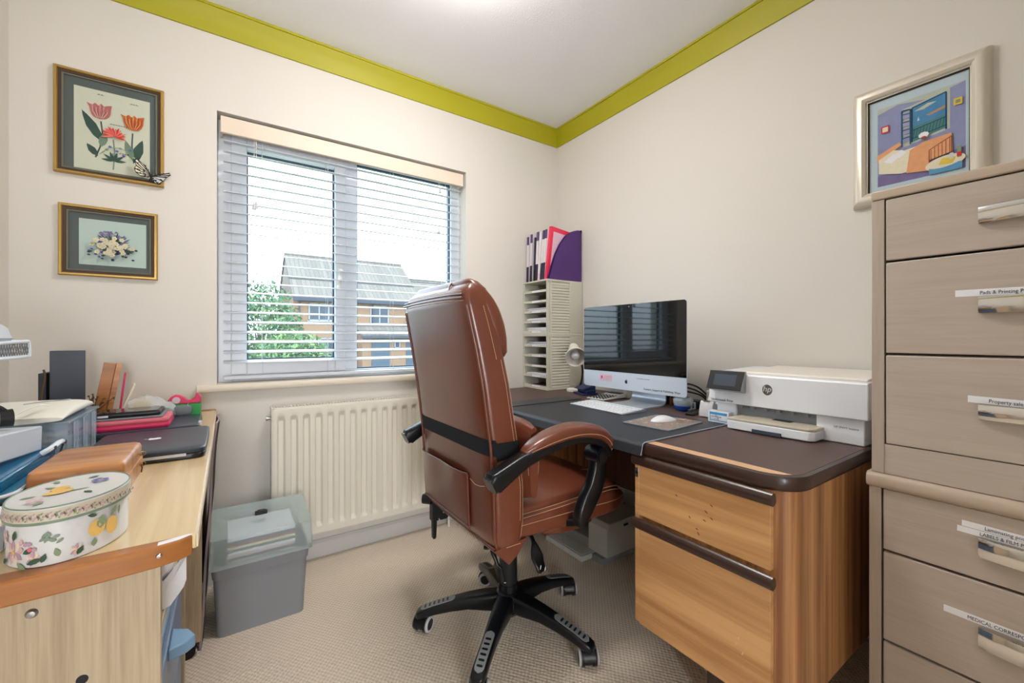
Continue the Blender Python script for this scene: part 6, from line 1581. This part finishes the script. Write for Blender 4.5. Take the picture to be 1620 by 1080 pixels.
tag(obj('small_parts', ct, 'fascia_grey'), 'jumble of grey bits inside the clear storage box', 'odds and ends', kind='stuff')
pw = thing('padded_pouch', 'cream padded pouch lying on the clear storage box', 'pouch', (-.42, 1.50, T+.106))
b = nb(); rg = []
for i in range(11):
    u = i/10*2-1; e = max(.15, 1-abs(u)**3)**.5; rg.append(ring((-.425, 1.505+u*.135, T+.107+.017*e), X, Z, .120*(.9+.1*e), .0165*e, 3, 28))
loft(b, rg); obj('pouch_body', b, 'pouch_white', pw, smooth=60)
b = nb(); tube(b, spline([(-.40, 1.47, T+.1415), (-.375, 1.50, T+.1425), (-.35, 1.53, T+.1405), (-.34, 1.55, T+.139)], 5), .0014, 5); obj('pouch_cord', b, 'steel', pw)
# front containers at the far left
fc = thing('frosted_box', 'frosted plastic box tilted on top of the blue clip container, far left', 'box', (-.40, 1.10, T+.07))
def openbox2(M, hx, hy, h, th=.002):
    b = nb(); b2 = openbox(-hx, hx, -hy, hy, 0, h, th); b.free(); b2.transform(M); return b2
M_ = Matrix.Translation((-.405, 1.20, T+.0665)) @ Matrix.Rotation(math.radians(-6), 4, 'Z') @ Matrix.Rotation(math.radians(-4), 4, 'X')
b = nb(); box(b, -.085, .062, -.12, .12, 0, .052, M=M_); obj('box_body', b, 'frosted_plastic', fc, bevel=.003)
bc = thing('clip_container', 'blue clear container with grey handle clips, middle of the left pile', 'container', (-.41, 1.20, T+.03))
b = nb(); box(b, -.50, -.318, 1.07, 1.345, T+.036, T+.058); obj('container_body', b, 'cyan_clear', bc, bevel=.004)
for yy in (1.30,):
    b = nb(); tube(b, spline([(-.318, 1.262, T+.060), (-.306, 1.265, T+.068), (-.302, 1.30, T+.073), (-.306, 1.335, T+.068), (-.318, 1.34, T+.060)], 5), .0055, 8); obj('clip_handle', b, 'wire_white', bc)
    for y_ in (1.268, 1.333):
        b = nb(); cyl(b, (-.302, y_, T+.068), (-.2985, y_, T+.068), .0042, seg=14); tube(b, [(-.303, y_, T+.066), (-.306, y_-.01, T+.045)], .0022, 6)
        obj('clip_pivot', b, 'fascia_grey', bc)
cc_ = thing('clear_tub', 'clear rounded tub at the bottom of the left pile', 'tub', (-.41, 1.18, T))
b = nb(); loft(b, [rrx(-.52, -.315, 1.055, 1.335, .03, T), rrx(-.522, -.308, 1.05, 1.345, .035, T+.028), rrx(-.525, -.300, 1.045, 1.355, .035, T+.030), rrx(-.525, -.300, 1.045, 1.355, .035, T+.035)], True); obj('tub_body', b, 'blue_clear', cc_, smooth=40)
b = nb(); tube(b, [Vector((-.3005, 1.10+.0, T+.01)), Vector((-.299, 1.085, T+.025)), Vector((-.30, 1.07, T+.03))], .003, 6); tube(b, rrx(-.526, -.299, 1.044, 1.356, .035, T+.0345), .003, 6, closed=True); obj('tub_rim', b, 'wire_white', cc_)
hd_ = thing('headphones', 'black headphones resting on the frosted box at the left edge', 'headphones', (-.42, 1.28, T+.12))
hc = Vector((-.405, 1.245, T+.138))
b = nb(); tube(b, [hc+Vector((.036*math.cos(a), .02*math.cos(a), .030*math.sin(a))) for a in [i*PI/14 for i in range(15)]], .006, 8, flat=1.4); obj('headband', b, 'black_plastic', hd_)
for sgn in (-1, 1):
    b = nb(); c_ = hc+Vector((.036*sgn, .02*sgn, .0)); cyl(b, c_-Vector((.008, .004, 0)), c_+Vector((.008, .004, 0)), .016, .018, 24); obj('ear_cup', b, 'black_plastic', hd_)
cw = thing('white_cable', 'loose white cable looped over the left pile', 'cable', (-.35, 1.38, T+.106)); b = nb(); tube(b, spline([(-.40, 1.31, T+.112), (-.375, 1.34, T+.135), (-.355, 1.385, T+.146), (-.345, 1.41, T+.1415)], 6), .0016, 6); obj('cable', b, 'warm_white', cw)
cw = thing('adaptor_cable', 'thick grey cable loop in front of the clear tub, far left', 'cable', (-.34, 1.03, T)); b = nb(); tube(b, spline([(-.375, 1.02, T+.020), (-.335, 1.03, T+.028), (-.312, 1.035, T+.015), (-.325, 1.02, T+.005), (-.37, 1.01, T+.005)], 6), .003, 7); obj('cable', b, 'label_grey', cw)
bk_ = thing('black_pouch', 'jumble of black leads between the floral tin and wooden box', 'leads', (-.31, .98, T)); b = nb(); rn = random.Random(31)
for k in range(9):
    y_ = .93+k*.013; tube(b, spline([(-.40, y_, T+.012+rn.random()*.02), (-.34, y_+rn.uniform(-.01, .01), T+.024+rn.random()*.012), (-.300, y_, T+.014+rn.random()*.012), (-.285, y_-.012, T+.008)], 5), .0055, 7)
obj('leads', b, 'satin_black', bk_)
wbx = thing('paper_tag_box', 'small white card box with cream knob at the left edge beside the tin', 'box', (-.31, .90, T)); b = nb(); box(b, -.37, -.262, .875, .93, T, T+.052); obj('carton', b, 'paper', wbx, bevel=.001)
b = nb(); loft(b, [ring((x_, .872, T+.045), Y, Z, .006*e, .006*e, 2, 16) for x_, e in ((-.30, 1), (-.262, 1), (-.257, .8), (-.254, .3))]); obj('knob', b, 'petal_cream', wbx)
# upright books and folders against the wall end
def standing(name, label, cat, x0, x1, y0, y1, h, rotz, m_, group=None, lean=0):
    t = thing(name, label, cat, ((x0+x1)/2, (y0+y1)/2, T), rotz, group); M_ = W(t) @ Matrix.Rotation(lean, 4, 'Y'); hx, hy = (x1-x0)/2, (y1-y0)/2; lf = abs(math.sin(lean))*hx
    b = nb(); box(b, -hx, hx, -hy, hy, lf, h, M=M_); obj('cover', b, m_, t, bevel=.001); return t
standing('black_folder', 'tall navy-black folder standing upright at the back of the left desk', 'folder', -.475, -.395, 1.93, 1.99, .257, math.radians(12), 'laptop_black')
b = nb(); 
standing('grey_tray', 'grey plastic stand behind the tall black folder', 'stand', -.50, -.482, 1.95, 2.06, .185, 0, 'fascia_grey')
standing('brown_book', 'narrow orange-brown wooden-covered book leaning beside the black folder', 'book', -.385, -.355, 1.93, 2.01, .215, math.radians(10), 'strip_orange', None, math.radians(9))
standing('tan_book', 'tan cardboard book leaning between brown and pink ones', 'book', -.355, -.340, 1.94, 2.02, .213, math.radians(10), 'box_wood', None, math.radians(9))
standing('pink_notebook', 'thin dark pink notebook behind the tan book', 'notebook', -.326, -.320, 1.99, 2.06, .175, math.radians(8), 'hot_pink', None, math.radians(6))
standing('open_envelope', 'beige envelope leaning to the right of the pink notebook', 'envelope', -.318, -.312, 1.88, 1.93, .150, math.radians(8), 'petal_cream', None, math.radians(20))
b = nb(); tube(b, spline([(-.475, 1.86, T), (-.47, 1.86, T+.12), (-.465, 1.87, T+.175), (-.47, 1.88, T+.20)], 5), [.003]*16, 6); tag(obj('pen', b, 'dried_brown'), 'thin dark pen sticking up behind the cream pouch', 'pen')
# mesh letter tray on posts, wire rim
mt = thing('mesh_tray', 'white-rimmed wire mesh tray on posts at the left edge', 'desk tray', (-.5, 1.42, T))
tx0, tx1, ty0_, ty1_, tz = -.60, -.396, 1.24, 1.485, .985
b = nb()
tube(b, rrx(tx0, tx1, ty0_, ty1_, .015, tz), .0045, 8, closed=True)
side_ = spline([(tx1, ty0_+.01, tz+.02), (tx1, ty0_+.02, tz+.030), (tx1, ty1_-.03, tz+.036), (tx1, ty1_-.004, tz+.032), (tx1, ty1_, tz+.0)], 5)
tube(b, side_, .004, 8); tube(b, spline([(tx1, ty1_, tz+.0), (tx1-.002, ty1_, tz+.028), (tx1-.02, ty1_, tz+.036), (tx0, ty1_, tz+.036)], 5), .004, 8)
for (px_, py_) in ((tx0+.01, ty0_+.01), (tx0+.01, ty1_-.01), (tx0+.01, 1.36)): tube(b, [(px_, py_, T), (px_, py_, tz)], .004, 8)
tube(b, [(tx0+.01, ty0_+.01, T+.003), (tx0+.01, ty1_-.01, T+.003)], .004, 8)
obj('wire_frame', b, 'wire_white', mt)
b = nb(); n = 15
for i in range(n):
    u = tx0+(tx1-tx0)*i/n; 
    for sgn in (-1, 1): tube(b, [(u, ty1_, tz+(.0 if sgn > 0 else .034)), (min(tx1, u+.02), ty1_, tz+(.034 if sgn > 0 else .0))], .0006, 4)
for i in range(18):
    v = ty0_+(ty1_-ty0_)*i/18
    for sgn in (-1, 1): tube(b, [(tx1, v, tz+(0 if sgn > 0 else .031)), (tx1, min(ty1_, v+.018), tz+(.031 if sgn > 0 else 0))], .0008, 4)
    tube(b, [(tx0, v, tz), (tx1, v, tz)], .0008, 4)
obj('wire_mesh', b, 'mesh_grey', mt)
cp_ = thing('clear_pocket', 'rounded frosted plastic pack lying in the wire mesh tray', 'package', (-.48, 1.35, tz+.003))
b = nb(); loft(b, [ring((-.494, 1.395, z_), X, Y, a_, c_*.86, 4, 40) for z_, a_, c_ in ((tz+.006, .075, .09), (tz+.012, .082, .098), (tz+.040, .084, .10), (tz+.044, .088, .104), (tz+.048, .084, .10), (tz+.066, .080, .095), (tz+.080, .066, .080), (tz+.086, .04, .05))]); obj('blister', b, 'frosted_plastic', cp_, smooth=50)
